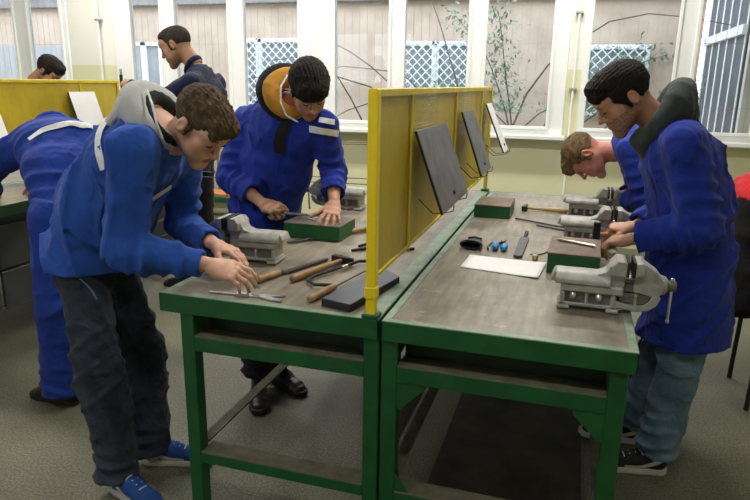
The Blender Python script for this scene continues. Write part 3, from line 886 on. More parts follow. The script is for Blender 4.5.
# low bench in front of the radiator
r = empty('low_bench', (-3.3,4.32,0), 0, 'low orange topped bench with green frame in front of the radiator', 'bench')
m_ = MB(); m_.box((-.75,-.13,.335), (.75,.13,.365), .004); m_.build('seat', 'wood_orange', r)
m_ = MB(); m_.box((-.75,-.145,.275), (.75,-.125,.335), .003); m_.box((-.75,.125,.275), (.75,.145,.335), .003); m_.build('frame', 'green', r)
for sx in (-.7,.7):
    for sy in (-.11,.11):
        m_ = MB(); m_.box((sx-.02,sy-.02,0), (sx+.02,sy+.02,.30), .003); m_.build('leg', 'green', r)

# unseen ceiling lamps; row nearest the windows added to brighten that wall
LIGHTS = []
for i, (x, y) in enumerate(((-3.2,-1.4), (.2,-1.4), (-3.2,1.4), (.2,1.4), (-4.4,3.75), (-2.0,3.75), (.4,3.75))):
    r = empty('unseen_ceiling_lamp', (x,y,ZC-.12), 0, 'unseen long white fluorescent ceiling lamp', 'ceiling lamp', 'unseen fluorescent ceiling lamps')
    m_ = MB(); m_.box((-.75,-.11,0), (.75,.11,.12), .01); m_.build('housing', 'lamp_white', r)
    for s_ in (-.05,.05):
        m_ = MB(); m_.cyl((-.70,s_,-.022), (.70,s_,-.022), .016); m_.build('tube', 'tube_light', r)
    ld = bpy.data.lights.new('lamp_light', 'AREA'); ld.shape = 'RECTANGLE'; ld.size = 1.4; ld.size_y = .2; ld.energy = 24 if y < 0 else (52 if y < 3 else 50); ld.color = (1,.95,.86)
    lo = bpy.data.objects.new('lamp_light', ld); COL.objects.link(lo); lo.location = (x,y,ZC-.17); LIGHTS.append(ld)

# ------------------------------------------------------------------ outside
mb = MB(); mb.box((-14,Y1+.3,-.6), (8,9,-.5), 0); struct(mb.build('ground_yard', 'asphalt'))
mb = MB(); mb.box((-14,Y1,-.5), (X0-.3,Y1+.3,3.65), 0); struct(mb.build('wall_sky_block', 'stucco2'))  # unseen wall added to keep open sky off the facade end
FY = 7.5
r = empty('facade_building', (-4,FY,-.5), 0, 'faded pinkish building across the yard with latticed windows', 'building')
m_ = MB(); m_.box((-8,0,0), (5.9,.4,4.2), 0); m_.build('wall', 'stucco', r)
m_ = MB(); m_.box((-8,-.12,3.14), (5.9,0,3.6), .01); m_.build('cornice', 'cornice_grey', r)  # darker band along the facade top
m_ = MB(); m_.box((-8,-.05,0), (-2.35,-.002,2.55), .01); m_.build('plaster_panel', 'grey_shutter', r)
def lattice_window(cx, z0, z1, w, split, lat=True):
    """frame with steel lattice; cx in world x"""
    fr = MB(); X = cx+4; a, b = X-w/2, X+w/2; z0 += .5; z1 += .5; t = .045
    fr.box((a,-.06,z0), (b,-.01,z0+t), .004); fr.box((a,-.06,z1-t*1.3), (b,-.01,z1), .004)
    fr.box((a,-.06,z0), (a+t,-.01,z1), .004); fr.box((b-t,-.06,z0), (b,-.01,z1), .004)
    for s in split: fr.box((X+s-.05,-.06,z0), (X+s+.05,-.01,z1), .004)
    f = fr.build('window', 'white', r)
    g = MB(); g.box((a,-.02,z0), (b,-.004,z1), 0); g.build('pane', 'outglass', f)
    if not lat: return
    l = MB(); p = .13; y = -.08; hh = z1-z0
    k = a-hh
    while k < b:
        for sg in (1,-1):
            xs, xe = (k, k+hh); zs, ze = (z0, z1) if sg > 0 else (z1, z0)
            lo = max(xs, a); hi = min(xe, b)
            if hi-lo > .02:
                q = lambda x: zs+(ze-zs)*(x-xs)/(xe-xs)
                l.tube([(lo,y,q(lo)), (hi,y,q(hi))], .0085, 5)
        k += p
    l.build('lattice', 'white', f)
lattice_window(-3.98, 1.15, 2.15, .95, [-.24])
lattice_window(-1.48, 1.15, 2.10, .98, [0])
lattice_window(.92, 1.15, 2.05, .78, [])
lattice_window(-6.4, 1.0, 2.1, .9, [.12], False)
r = empty('wing_building', (1.95,6.35,-.5), 0, 'grey side wing with tall white barred windows seen through the end window', 'building')
m_ = MB(); m_.box((0,-1.2,0), (.4,1.14,4.4), 0); m_.build('wall', 'stucco2', r)
for (ya, yb_) in ((-1.1,.95),):
    m_ = MB(); m_.box((-.02,ya,1.3), (0,yb_,3.6), 0); f = m_.build('window', 'outglass_dark', r)
    m_ = MB()
    for k in range(6):
        y = ya+.03+k*(yb_-ya-.06)/5; m_.box((-.03,y-.026,1.3), (-.02,y+.018,3.6), .004)
    for z in (1.3,2.52,3.56): m_.box((-.065,ya,z), (-.015,yb_,z+.09), .004)
    m_.build('window_bars', 'white', f)
# thin wire guards outside each window
for i, (a, b) in enumerate(W_BACK):
    m_ = MB(); k = a+.05
    while k < b:
        m_.tube([(k,Y1+.33,SILL-.05), (k,Y1+.33,HEADZ+.05)], .0018, 4); k += .085
    for z in (1.35,1.93,2.45): m_.tube([(a,Y1+.335,z), (b,Y1+.335,z)], .0022, 4)
    o = m_.build('window_guard', 'cast', None)
    tag(o, ['thin wire guard outside the end window behind the second bench', 'thin wire guard outside the window behind the man in navy',
        'thin wire guard outside the window behind the yellow screen', 'thin wire guard outside the window above the dark haired worker in the green hood'][i], 'window guard')
# shrub with bare arching branches
def shrub(name, x, y, lab, n, hgt, spread, leaves, seed, lo=0., cat='shrub'):
    rnd = random.Random(seed); r = empty(name, (x,y,-.5), 0, lab, cat); m_ = MB(); tips = []
    for i in range(n):
        an = rnd.uniform(0, 2*PI); p = Vector((rnd.uniform(-.1,.1), rnd.uniform(-.1,.1), 0)); pts = [p.copy()]
        d = Vector((math.cos(an)*.35*spread, math.sin(an)*.15, 1)).normalized(); st = hgt*rnd.uniform(.09,.14)
        for k in range(11):
            d = (d+Vector((rnd.uniform(-.25,.25)*spread+.05*math.cos(an)*spread*k, rnd.uniform(-.08,.08), rnd.uniform(-.28,.10)-.015*k*spread))).normalized()
            p = p+d*st; pts.append(p.copy())
            if k > 4: tips.append(p.copy())
        m_.tube(pts, [.019-.0014*k for k in range(12)], 5)
    m_.build('branches', 'bark', r)
    if leaves:
        V, Fc = [], []
        for i in range(leaves):
            c = rnd.choice(tips)+Vector((rnd.gauss(0,.10), rnd.gauss(0,.08), rnd.gauss(0,.10)))
            if c.z < lo: continue
            u = Vector((rnd.gauss(0,1), rnd.gauss(0,1), rnd.gauss(0,1))).normalized(); v = u.orthogonal().normalized()
            s = rnd.uniform(.015,.032); b = len(V)
            V += [c-u*s*1.3, c+v*s*.5, c+u*s*1.3, c-v*s*.5]; Fc.append((b,b+1,b+2,b+3))
        mesh_obj('foliage', [tuple(q) for q in V], Fc, 'leaf', r, smooth=False)
shrub('leafy_shrub', .0, 6.6, 'dusty green shrub outside the window behind the end of the yellow screen', 9, 2.3, .32, 3200, 3, 1.7)
shrub('bare_shrub', -1.9, 6.4, 'bare arching branches outside the window behind the yellow screen post', 12, 2.1, 1.2, 30, 5, 1.5)
shrub('bare_shrub', -.75, 6.6, 'bare upright twigs outside between latticed window and green shrub', 7, 2.9, .5, 0, 8)
shrub('bare_shrub', -4.2, 6.5, 'sparse low twigs outside below the latticed window behind the man in navy', 6, 1.9, 1.1, 0, 12)

# ------------------------------------------------------------------ work benches
H = .85
def bench(name, x0, x1, y0, y1, label, lover=.0, rover=.0, wide=False):
    r = empty(name, ((x0+x1)/2, (y0+y1)/2, 0), 0, label, 'workbench'); cx, cy = (x0+x1)/2, (y0+y1)/2
    B = lambda lo, hi: ((lo[0]-cx, lo[1]-cy, lo[2]), (hi[0]-cx, hi[1]-cy, hi[2]))
    m_ = MB(); m_.box(*B((x0+.022,y0+.022,H-.03), (x1-.022,y1-.022,H)), .001); m_.build('worktop', 'worktop', r)
    e = MB(); t = .006
    e.box(*B((x0,y0,H-.062), (x1,y0+t,H+.001)), .002); e.box(*B((x0,y1-t,H-.062), (x1,y1,H+.001)), .002)
    e.box(*B((x0,y0,H-.062), (x0+t,y1,H+.001)), .002); e.box(*B((x1-t,y0,H-.062), (x1,y1,H+.001)), .002)
    eo = e.build('edge_skirt', 'green', r)
    f = MB(); fw = .026
    f.box(*B((x0+.002,y0+.002,H-.001), (x1-.002,y0+fw,H+.0022)), .001); f.box(*B((x0+.002,y1-fw,H-.001), (x1-.002,y1-.002,H+.0022)), .001)
    f.box(*B((x0+.002,y0+fw,H-.001), (x0+fw,y1-fw,H+.0022)), .001); fr_ = .058 if wide else fw; f.box(*B((x1-fr_,y0+fw,H-.001), (x1-.002,y1-fw,H+.0022)), .001)
    f.build('edge_trim', 'green_worn', r)
    w = .05; la, lb = x0+lover, x1-rover
    for lx in (la, lb-w):
        for ly in (y0+.012, y1-.012-w):
            m_ = MB(); m_.box(*B((lx,ly,0), (lx+w,ly+w,H-.03)), .003); m_.build('leg', 'green', r)
    i0, i1 = la+w, lb-w
    for (ya, s) in ((y0+.012, 1), (y1-.012, -1)):
        lo_, hi_ = (ya, ya+s*.006), (ya, ya+s*.075)
        m_ = MB(); m_.box(*B((i0,min(lo_),.655), (i1,max(lo_),.705)), .001)
        m_.build('rail', 'green', r)
        m_ = MB(); m_.box(*B((i0,min(hi_),.7045), (i1,max(hi_),.7095)), .001); m_.build('rail_ledge', 'dusty', r)
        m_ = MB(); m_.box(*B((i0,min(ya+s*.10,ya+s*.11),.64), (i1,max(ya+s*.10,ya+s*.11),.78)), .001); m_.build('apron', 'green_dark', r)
        m_ = MB(); m_.box(*B((i0,min(lo_),.232), (i1,max(lo_),.270)), .001); m_.build('stretcher', 'green', r)
        m_ = MB(); m_.box(*B((i0,min(hi_),.2695), (i1,max(hi_),.2745)), .001); m_.build('stretcher_ledge', 'dusty', r)
    for lx in (la+.004, lb-.046):
        m_ = MB(); m_.box(*B((lx,y0+.06,.2765), (lx+.042,y1-.06,.284)), .001); m_.build('side_stretcher', 'dusty', r)
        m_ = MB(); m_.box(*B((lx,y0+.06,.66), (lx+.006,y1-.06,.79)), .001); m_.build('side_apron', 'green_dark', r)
    return r, (la+w-cx, lb-w-cx, y0-cy, y1-cy)
def gussets(r, g, tops=True, bots=True):
    a, b, y0, y1 = g
    for (x, s) in ((a,1), (b,-1)):
        for y in (y0+.016,):
            if tops:
                m_ = MB(); m_.prism([(x,.655),(x+s*.085,.655),(x+s*.085,.64),(x+s*.012,.565),(x,.565)], y, y+.006, 0); m_.build('gusset', 'green', r)
            if bots:
                m_ = MB(); m_.prism([(x,.27),(x+s*.05,.27),(x,.335)], y, y+.006, 0); m_.build('gusset', 'green', r)
XL, XR, YE = -.775, .711, 2.527
b1, g1 = bench('workbench', XL, -.014, 0, YE, 'green workbench holding the hacksaw and caliper, the grey hooded youth at its corner', .068, .0, True)
b2, g2 = bench('workbench', -.006, XR, 0, YE, 'green workbench holding the white sheet of paper and three vises', .0, .018)
gussets(b2, g2)
b3, g3 = bench('workbench', -3.04, -2.46, -1.0, 2.75, 'dark green bench with grey drawer fronts, worked at by the stooping man in overalls', .0, .0)
b4, g4 = bench('workbench', -3.66, -3.06, -1.0, 2.75, 'green bench behind the rear yellow mesh screen', .0, .0)
# drawer fronts on the aisle side of the far bench
for i, y in enumerate((-.9, -.3, .3, .9, 1.5, 2.1)):
    for j, (za, zb) in enumerate(((.50,.74), (.27,.485))):
        m_ = MB(); m_.box((.270,y+.01-.875,za), (.289,y+.585-.875,zb), .004); d = m_.build('drawer', 'cast_drawer' if 'cast_drawer' in M else 'green_dark', b3)
        m_ = MB(); m_.tube([(.288,y+.22-.875,(za+zb)/2), (.31,y+.23-.875,(za+zb)/2), (.31,y+.37-.875,(za+zb)/2), (.288,y+.38-.875,(za+zb)/2)], .004, 6); m_.build('handle', 'cast_dark', d)

m_ = MB(); m_.box((.06,.16,.0005), (.64,2.38,.009), .002)  # sheet added to darken the floor: bench shade and a dark board
tag(m_.build('under_bench_shade', 'shade_brown', None), 'added dark sheet for the shade and dark board under the bench with three vises', 'mat')  # no real mat; stands in for shade and a dark board

def screen(x, ya, yb, zb, zt, muls, label, post='yellow'):
    r = empty('mesh_screen', (x,(ya+yb)/2,H), 0, label, 'screen'); cy = (ya+yb)/2; zt -= H; zb -= H
    m_ = MB(); m_.box((-.015,ya-cy-.015,.002), (.015,ya-cy+.015,zt), .003); m_.box((-.018,ya-cy-.018,.062), (.018,ya-cy+.018,.10), .003); m_.build('post', post, r)
    m_ = MB(); m_.box((-.012,yb-cy-.012,.002), (.012,yb-cy+.012,zt), .003); m_.build('post', 'yellow_dull', r)
    for y in (ya-cy, yb-cy):
        m_ = MB(); m_.box((-.026,y-.022,.0022), (.026,y+.022,.016), .003); m_.build('foot', 'green', r)
    m_ = MB(); m_.box((-.012,ya-cy,zt-.024), (.012,yb-cy,zt), .003); m_.build('rail', 'yellow_dull', r)
    m_ = MB(); m_.box((-.008,ya-cy,zb), (.008,yb-cy,zb+.016), .003); m_.build('rail', 'yellow_dull', r)
    for y in muls:
        m_ = MB(); m_.box((.0045,y-cy-.007,zb), (.012,y-cy+.007,zt-.01), .002); m_.build('mullion', 'yellow_dull', r)
    m_ = MB(); m_.box((-.002,ya-cy,zb), (.002,yb-cy,zt-.01), 0); m_.build('mesh_panel', 'yellow_sheet', r, smooth=False)
    return r
screen(-.042, .02, 2.50, .965, 1.519, [.42,1.25,2.08], 'yellow perforated screen standing along the joint of the two near benches')
screen(-3.05, -.6, 2.72, .965, 1.519, [.4,1.35,2.30], 'yellow mesh screen on the rear benches with a dark head showing over it', 'yellow_dull')

# drawing boards hooked on the screen
def board(y0, y1, zt, zb, xt, xb, face, label, th=.008, name='drawing_board', back='iron'):
    cy = (y0+y1)/2; r = empty(name, (xt,cy,zb), 0, label, 'board')
    dx, dz = xb-xt, zb-zt; L_ = math.hypot(dx, dz); n = (-dz/L_, dx/L_)   # facing +x
    hw = (y1-y0)/2
    def slab(o0, o1, inset=0):
        m_ = MB(); P = [(0+n[0]*o0, zt-zb+n[1]*o0), (dx+n[0]*o0, n[1]*o0), (dx+n[0]*o1, n[1]*o1), (n[0]*o1, zt-zb+n[1]*o1)]
        m_.prism(P, -hw+inset, hw-inset, .001); return m_
    slab(0, th).build('plate', back, r); slab(th, th+.0015, .003).build('sheet', face, r)
    for s in (-1,1):
        y = s*hw*.55; m_ = MB()
        m_.tube([(-.04-xt+.012,y,.03), (dx*.5,y,-.02), (dx-.005,y,-.012), (dx+.022,y,-.004), (dx+.024,y,.018)], .0022, 6)
        m_.build('wire_hook', 'steel_dark', r)
    m_ = MB(); m_.cyl((dx*.86+.004,0,.04), (dx*.86+.016,0,.044), .008); m_.build('stud', 'steel_dark', r)
board(.42, .94, 1.375, 1.095, -.025, .078, 'board_grey', 'large scuffed grey board hooked on the yellow screen nearest its bright post')
board(1.32, 1.66, 1.405, 1.11, -.025, .082, 'board_grey', 'narrower grey board hooked midway along the yellow screen')
board(2.14, 2.36, 1.42, 1.14, -.025, .095, 'paper', 'white faced board seen edge-on at the far end of the yellow screen')
def hung(y0, y1, zt, zb, xt, xb, lab):
    board(y0, y1, zt, zb, xt, xb, 'paper', lab, name='notice_board')
hung(2.16, 2.43, 1.43, 1.13, -3.035, -2.94, 'white sheet on a board leaning on the rear yellow screen near its end')
hung(1.22, 1.56, 1.30, 1.02, -3.035, -2.94, 'white sheet on a dark board at the picture edge, low on the rear screen')

# ------------------------------------------------------------------ vise
def make_vise(label):
    r = empty('bench_vise', (0,0,0), 0, label, 'vise')
    m_ = MB(); m_.box((-.145,-.062,0), (-.095,.062,.014), .004); m_.box((.045,-.062,0), (.095,.062,.014), .004)
    m_.box((-.135,-.050,.010), (-.115,.050,.065), .004); m_.box((.060,-.050,.010), (.080,.050,.065), .004); m_.box((-.038,-.048,.012), (-.024,.048,.065), .004)
    m_.box((-.14,-.050,.010), (.085,.050,.022), .003)
    m_.build('base', 'cast', r)
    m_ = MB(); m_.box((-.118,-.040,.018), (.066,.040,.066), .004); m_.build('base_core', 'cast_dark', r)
    for x in (-.085, .015):
        m_ = MB(); m_.lathe((x,-.040,.047), (x,-.060,.047), [(0,.008),(.003,.013),(.010,.013),(.014,.009),(.017,.004)]); m_.build('bolt', 'steel', r)
    m_ = MB()
    m_.box((-.135,-.056,.060), (.105,.056,.090), .006)
    m_.prism([(-.062,.088),(.062,.088),(.062,.104),(.034,.126),(-.034,.126),(-.062,.104)], -.160, .055, .004, axis='X')
    m_.prism([(-.178,.094),(-.158,.090),(-.158,.124),(-.166,.120)], -.045, .045, .003)
    m_.prism([(-.0,.092),(.108,.088),(.108,.160),(.098,.172),(.070,.176),(.052,.160),(.035,.135),(-.0,.124)], -.040, .040, .006, seg=2)
    m_.prism([(.052,.130),(.112,.130),(.112,.170),(.098,.178),(.072,.178),(.052,.160)], -.060, .060, .006, seg=2)
    m_.build('fixed_jaw', 'cast', r)
    m_ = MB(); m_.box((.108,-.061,.128), (.119,.061,.179), .001); m_.build('jaw_plate', 'iron', r)
    m_ = MB(); m_.box((.085,-.030,.072), (.20,.030,.098), .003); m_.build('slide', 'cast_dark', r)
    m_ = MB(); m_.cyl((.10,0,.112), (.185,0,.112), .010); m_.build('spindle', 'steel', r)
    m_ = MB()
    m_.prism([(.142,.075),(.225,.062),(.250,.078),(.252,.118),(.225,.146),(.178,.172),(.160,.178),(.142,.176)], -.036, .036, .007, seg=2)
    m_.prism([(.142,.128),(.175,.140),(.178,.172),(.165,.178),(.142,.176)], -.060, .060, .005, seg=2)
    m_.lathe((.205,0,.098), (.27,0,.098), [(0,.038),(.03,.037),(.055,.030),(.062,.024)], 24)
    m_.build('moving_jaw', 'cast', r)
    m_ = MB(); m_.box((.131,-.061,.128), (.142,.061,.179), .001); m_.build('jaw_plate', 'iron', r)
    # curved lower bracket
    P = [(.08,.020),(.16,.010),(.205,.018),(.232,.036),(.246,.062),(.236,.075)]; Q = [(.214,.066),(.206,.050),(.188,.036),(.155,.028),(.10,.036),(.08,.042)]
    m_ = MB(); m_.prism(P+Q, -.044, -.034, .002); m_.prism(P+Q, .034, .044, .002); m_.box((.148,-.044,.020), (.160,.044,.070), .003)
    m_.box((.085,-.030,.026), (.215,.030,.030), .001)
    m_.build('bracket', 'cast', r)
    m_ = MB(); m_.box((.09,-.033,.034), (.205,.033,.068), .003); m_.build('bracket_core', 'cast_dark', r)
    m_ = MB(); m_.cyl((.266,0,.098), (.302,0,.098), .019, bev=.004); s_ = m_.build('screw_head', 'cast_dark', r)
    m_ = MB(); m_.cyl((.286,-.004,.118), (.284,-.012,-.020), .0052); m_.lathe((.286,-.004,.114), (.286,-.004,.128), [(0,.005),(.003,.008),(.010,.008),(.013,.004)], 12)
    m_.lathe((.284,-.012,-.026), (.284,-.012,-.012), [(0,.004),(.003,.008),(.010,.008),(.013,.005)], 12); m_.build('handle', 'steel', s_)
    return r
v0 = make_vise('grey vise with its rod handle hanging, in front of the dark haired worker')
index_kids()
v0.location = (.598,.345,H+.003); v0.scale = (.77,.88,.94)
for (x, y, rz, lab) in ((.59, 1.22, 0, 'grey vise standing behind the held hammer, middle one of the row of three'),
                        (.60, 1.80, 0, 'grey vise under the face of the blond worker, end one of the row'),
                        (-.668, .470, PI+.06, 'grey vise beside the hands of the youth in the grey hood'),
                        (-.70, 1.60, PI, 'grey vise past the spread hand of the man at the green block')):
    c = copy_tree(v0); c.location = (x,y,H+.003); c.rotation_euler = (0,0,rz); c['label'] = lab
for o in list(bpy.data.objects):
    if o.name.startswith('bench_vise'): o['group'] = 'bench vises along the table edges'

# ------------------------------------------------------------------ things on the benches
Z = H+.001
def block(x0, x1, y0, y1, h, label, top='block_top', rz=0):
    cx, cy = (x0+x1)/2, (y0+y1)/2; r = empty('tool_block', (cx,cy,Z), rz, label, 'block'); a, b = (x1-x0)/2, (y1-y0)/2
    m_ = MB(); m_.box((-a,-b,0), (a,b,h-.006), .002); m_.build('body', 'green', r)
    m_ = MB(); m_.box((-a-.001,-b-.001,h-.006), (a+.001,b+.001,h), .0015); m_.build('top_plate', top, r)
    return r
block(-.722, -.452, .855, 1.055, .070, 'green block with scuffed steel top, the hand of the second worker spread on it', 'steel_top', -.03)
block(.018, .205, 1.63, 1.90, .068, 'green block with brown board top beside the far foot of the yellow screen')
block(.440, .628, .695, .985, .078, 'green block with brown board top between white paper and near vise', 'block_top', -.03)

def file_tool(a, b, label, hl=.10, w=.011, z=0, mat='steel_dark', hm='wood', name='file', cat='file', hr=.0135):
    a = Vector((a[0],a[1],0)); b = Vector((b[0],b[1],0)); L_ = (b-a).length; an = math.atan2(b.y-a.y, b.x-a.x)
    r = empty(name, (a.x,a.y,Z+z), an, label, cat)
    m_ = MB(); m_.lathe((0,0,hr), (hl,0,hr), [(0,hr*.6),(.006,hr),(hl*.35,hr*.82),(hl*.6,hr*.95),(hl*.9,hr*.72),(hl,hr*.6)], 18); m_.build('handle', hm, r)
    m_ = MB(); m_.prism([(hl-.01,-.004),(hl+.02,-w),(L_-.01,-w*.9),(L_,-w*.5),(L_,w*.5),(L_-.01,w*.9),(hl+.02,w),(hl-.01,.004)], .004, .011, .001, axis='Z'); m_.build('blade', mat, r)
    m_ = MB(); m_.cyl((hl-.012,0,hr), (hl+.004,0,hr), hr*.72); m_.build('ferrule', 'steel_dark', r)
    return r
def hammer(hx, hy, an, L_, label, z=0, mat='wood', hr=.0135, head='iron'):
    """head at (hx, hy); handle leaves it in direction an"""
    r = empty('hammer', (hx,hy,Z+z), an, label, 'hammer')
    m_ = MB(); m_.lathe((-.012,0,.014), (L_,0,.014), [(0,.007),(.03,.008),(L_*.45,hr*.78),(L_*.85,hr),(L_+.006,hr*.9),(L_+.012,hr*.6)], 18); m_.build('handle', mat, r)
    m_ = MB(); m_.prism([(-.048,-.012),(-.020,-.014),(.015,-.013),(.052,-.004),(.052,.002),(.015,.011),(-.020,.014),(-.048,.012)], -.013, .013, .002, axis='Z',
        mat=Matrix.Translation((0,0,.015)) @ Matrix.Rotation(PI/2, 4, 'Z')); m_.build('head', head, r)
    return r
file_tool((-.518,.200), (-.395,.560), 'flat file with tapered orange wood handle beside the steel caliper', .125)
hammer(-.325, .545, math.atan2(.239-.545, -.41+.325), .31, 'hammer with pale wood handle between file and hacksaw', mat='wood', hr=.0145)
file_tool((-.397,1.10), (-.655,.745), 'long file with wood handle lying against the green block of the second worker', .13, .009)
# hacksaw
r = empty('hacksaw', (-.27,.27,Z), 0, 'black framed hacksaw with wood handle lying against the dark steel plate', 'hacksaw')
L0 = lambda x, y, z=.012: (x+.27, y-.27, z)
m_ = MB(); m_.lathe(L0(-.268,.075), L0(-.238,.235), [(0,.009),(.006,.013),(.06,.011),(.11,.013),(.155,.010),(.163,.007)], 18); m_.build('handle', 'wood', r)
m_ = MB(); m_.tube([L0(-.238,.235), L0(-.262,.235), L0(-.312,.222), L0(-.352,.262), L0(-.352,.305), L0(-.262,.555), L0(-.215,.575), L0(-.190,.565)], .0062, 10); m_.build('frame', 'iron', r)
m_ = MB(); m_.tube([L0(-.238,.238,.010), L0(-.180,.565,.010)], .004, 6); m_.build('blade', 'cast_dark', r)
m_ = MB(); m_.cyl(L0(-.292,.445,.014), L0(-.282,.475,.014), .006); m_.build('wing_nut', 'steel', r)
# dark plate with a sheet-metal strip along it
r = empty('steel_plate', (-.128,.262,Z), -.0, 'thick dark blue grey steel plate lying at the foot of the bright yellow post', 'plate')
P = [(-.223+.128,.064-.262),(-.116+.128,.036-.262),(-.050+.128,.375-.262),(-.135+.128,.46-.262)]
m_ = MB(); m_.prism(P, 0, .003, .001, axis='Z'); m_.prism([(p[0]*.995,p[1]*.995) for p in P], .003, .024, .002, axis='Z'); m_.build('plate', 'iron', r)
m_ = MB(); m_.prism([(p[0]*.985,p[1]*.985) for p in P], .024, .0252, 0, axis='Z'); m_.build('top_face', 'plate', r)
# loose ring and bolt by the post
m_ = MB(); m_.tube([(-.35,.72,Z+.006), (-.31,.76,Z+.006), (-.29,.83,Z+.006), (-.32,.86,Z+.006), (-.345,.80,Z+.006)], .006, 8)
tag(m_.build('bent_clamp', 'iron', None), 'small bent black iron clamp lying behind the bright yellow post', 'clamp')
m_ = MB(); m_.cyl((-.19,.78,Z+.008), (-.11,.83,Z+.008), .007, 12)
tag(m_.build('steel_punch', 'iron', None), 'short black punch lying under the yellow screen', 'punch')
# right bench items
r = empty('leather_pouch', (.113,.985,Z), 0, 'open black leather pouch lying near the joint of the benches', 'pouch')
def pouch():
    F = Field((-.08,-.09,-.01), (.08,.13,.06), .003)
    F.loft((0,-.055,.022), (0,.08,.012), (.050,.022), (.030,.010), side=(1,0,0), k=0, flat=(1,0))
    F.loft((0,-.09,.022), (0,-.01,.022), (.043,.016), (.036,.012), side=(1,0,0), k=0, flat=(1,0), sub=True)
    F.half((0,0,.0), (0,0,-1)); return F.mesh()
V, Fc = pouch(); mesh_obj('pouch', V, Fc, 'black_plastic', r)
m_ = MB(); m_.tube([(-.03,.06,.024), (0,.055,.032), (.03,.06,.024)], .004, 8); m_.build('strap', 'black_plastic', r)
r = empty('snips', (.23,1.0,Z), 0, 'small dark snips with two bright blue grips lying beside the black pouch', 'snips')
for s in (-1,1):
    m_ = MB(); m_.lathe((s*.018,-.055,.014), (s*.020,.015,.014), [(0,.008),(.01,.014),(.03,.015),(.055,.013),(.07,.007)], 14); g_ = m_.build('grip', 'blue_foam', r)
    m_ = MB(); m_.tube([(s*.018,.01,.012), (s*.012,.05,.010), (-s*.004,.085,.008), (-s*.010,.13,.006)], [.005,.006,.005,.002], 8); m_.build('blade', 'iron', r)
m_ = MB(); m_.tube([(-.045,-.05,.006), (-.055,.0,.005), (-.045,.08,.005)], .004, 6); m_.build('spring', 'steel_dark', r)
file_tool((.318,1.32), (.314,.862), 'broad dark scraper lying behind the white paper', .10, .020, name='scraper', cat='scraper', hm='iron', hr=.009)
r = empty('paper_sheet', (.27,.73,Z+.0005), 0, 'blank white paper sheet lying on the green bench', 'paper')
P = [(.116,.652),(.412,.596),(.432,.826),(.124,.846)]
V, Fc = [], []
for i in range(13):
    for j in range(9):
        u, v = i/12, j/8; a = [P[0][k]*(1-u)+P[1][k]*u for k in (0,1)]; b = [P[3][k]*(1-u)+P[2][k]*u for k in (0,1)]
        V.append((a[0]*(1-v)+b[0]*v-.27, a[1]*(1-v)+b[1]*v-.73, .004*max(0, u-.7)*3+.0015*math.sin(5*v)*u+.001))
for i in range(12):
    for j in range(8): q = i*9+j; Fc.append((q,q+9,q+10,q+1))
po = mesh_obj('sheet', V, Fc, 'paper', r)
sm = po.modifiers.new('thickness', 'SOLIDIFY'); sm.thickness = .0004
hammer(.262, 1.93, -.10, .27, 'black hammer with yellow varnished handle beyond the long file', mat='wood_yellow')
file_tool((.60,1.44), (.235,1.64), 'long dark file reaching from under the middle vise', .13, .008, hm='iron')
file_tool((.545,1.40), (.35,1.50), 'short thin dark file lying in front of the long file', .07, .005, hm='iron', hr=.008)
r = empty('steel_rod', (.46,.905,Z+.078), math.atan2(-.075,.155), 'thin bright steel rod lying across the brown top of the green block', 'rod')
m_ = MB(); m_.lathe((0,0,.006), (.165,0,.006), [(0,.002),(.02,.0055),(.16,.0055),(.165,.004)], 12); m_.build('rod', 'steel', r)
m_ = MB(); m_.cyl((.385,.86,Z), (.385,.86,Z+.022), .012); tag(m_.build('brass_bush', 'wood_yellow', None), 'small brass coloured bush standing behind the white paper', 'bush')
m_ = MB(); m_.tube([(.36,.63+.3,Z+.004), (.40,.64+.3,Z+.004), (.43,.70+.3,Z+.004)], .003, 6); tag(m_.build('wire_offcut', 'steel_dark', None), 'short bent wire offcut beside the brass coloured bush', 'wire')
# caliper under the boy's hand
r = empty('caliper', (-.622,.062,Z), math.atan2(.014,.249), 'bright steel caliper lying under the fingers of the youth in the grey hood', 'caliper')
m_ = MB(); m_.box((0,-.007,0), (.20,.007,.004), .001); m_.build('beam', 'steel', r)
m_ = MB(); m_.prism([(.175,-.007),(.215,-.022),(.262,-.030),(.268,-.018),(.235,-.006),(.222,.0),(.232,.010),(.262,.024),(.255,.036),(.21,.022),(.175,.008)], 0, .008, .0015, axis='Z'); m_.build('jaws', 'steel', r)
m_ = MB(); m_.box((.10,-.013,0), (.15,.011,.010), .002); m_.build('slider', 'steel', r)
# small things on the far bench top
m_ = MB(); m_.box((-2.62,1.28,Z), (-2.49,1.42,Z+.012), .003); tag(m_.build('folded_rag', 'blue_foam', None), 'small folded light blue rag on the rear bench', 'rag')
# chair with a black and red jacket at the right edge
r = empty('chair', (1.62,1.75,0), PI*.5, 'black framed chair carrying the black and red jacket', 'chair')
m_ = MB(); m_.box((-.22,-.22,.44), (.22,.22,.47), .01); m_.build('seat', 'rubber_black', r)
for sx in (-.19,.19):
    m_ = MB(); m_.tube([(sx,-.20,0), (sx,-.19,.44)], .012, 8); m_.build('leg', 'iron', r)
    m_ = MB(); m_.tube([(sx,.20,0), (sx,.19,.44)], .012, 8); m_.build('leg', 'iron', r)
    m_ = MB(); m_.tube([(sx,.19,.44), (sx,.22,1.10)], .012, 8); m_.build('back_post', 'iron', r)
m_ = MB(); m_.box((-.2,.20,.85), (.2,.23,1.08), .008); m_.build('backrest', 'rubber_black', r)
r = empty('draped_jacket', (1.56,1.75,.48), 0, 'black jacket with a red shoulder draped at the picture edge behind the dark haired worker', 'jacket')
F = Field((-.48,-.42,0), (.36,.42,.98), .01)
F.loft((-.22,0,.06), (-.20,0,.52), (.26,.16), (.22,.12), side=(0,1,0), k=0, fold=(.02,.2,.5,.6,1.))
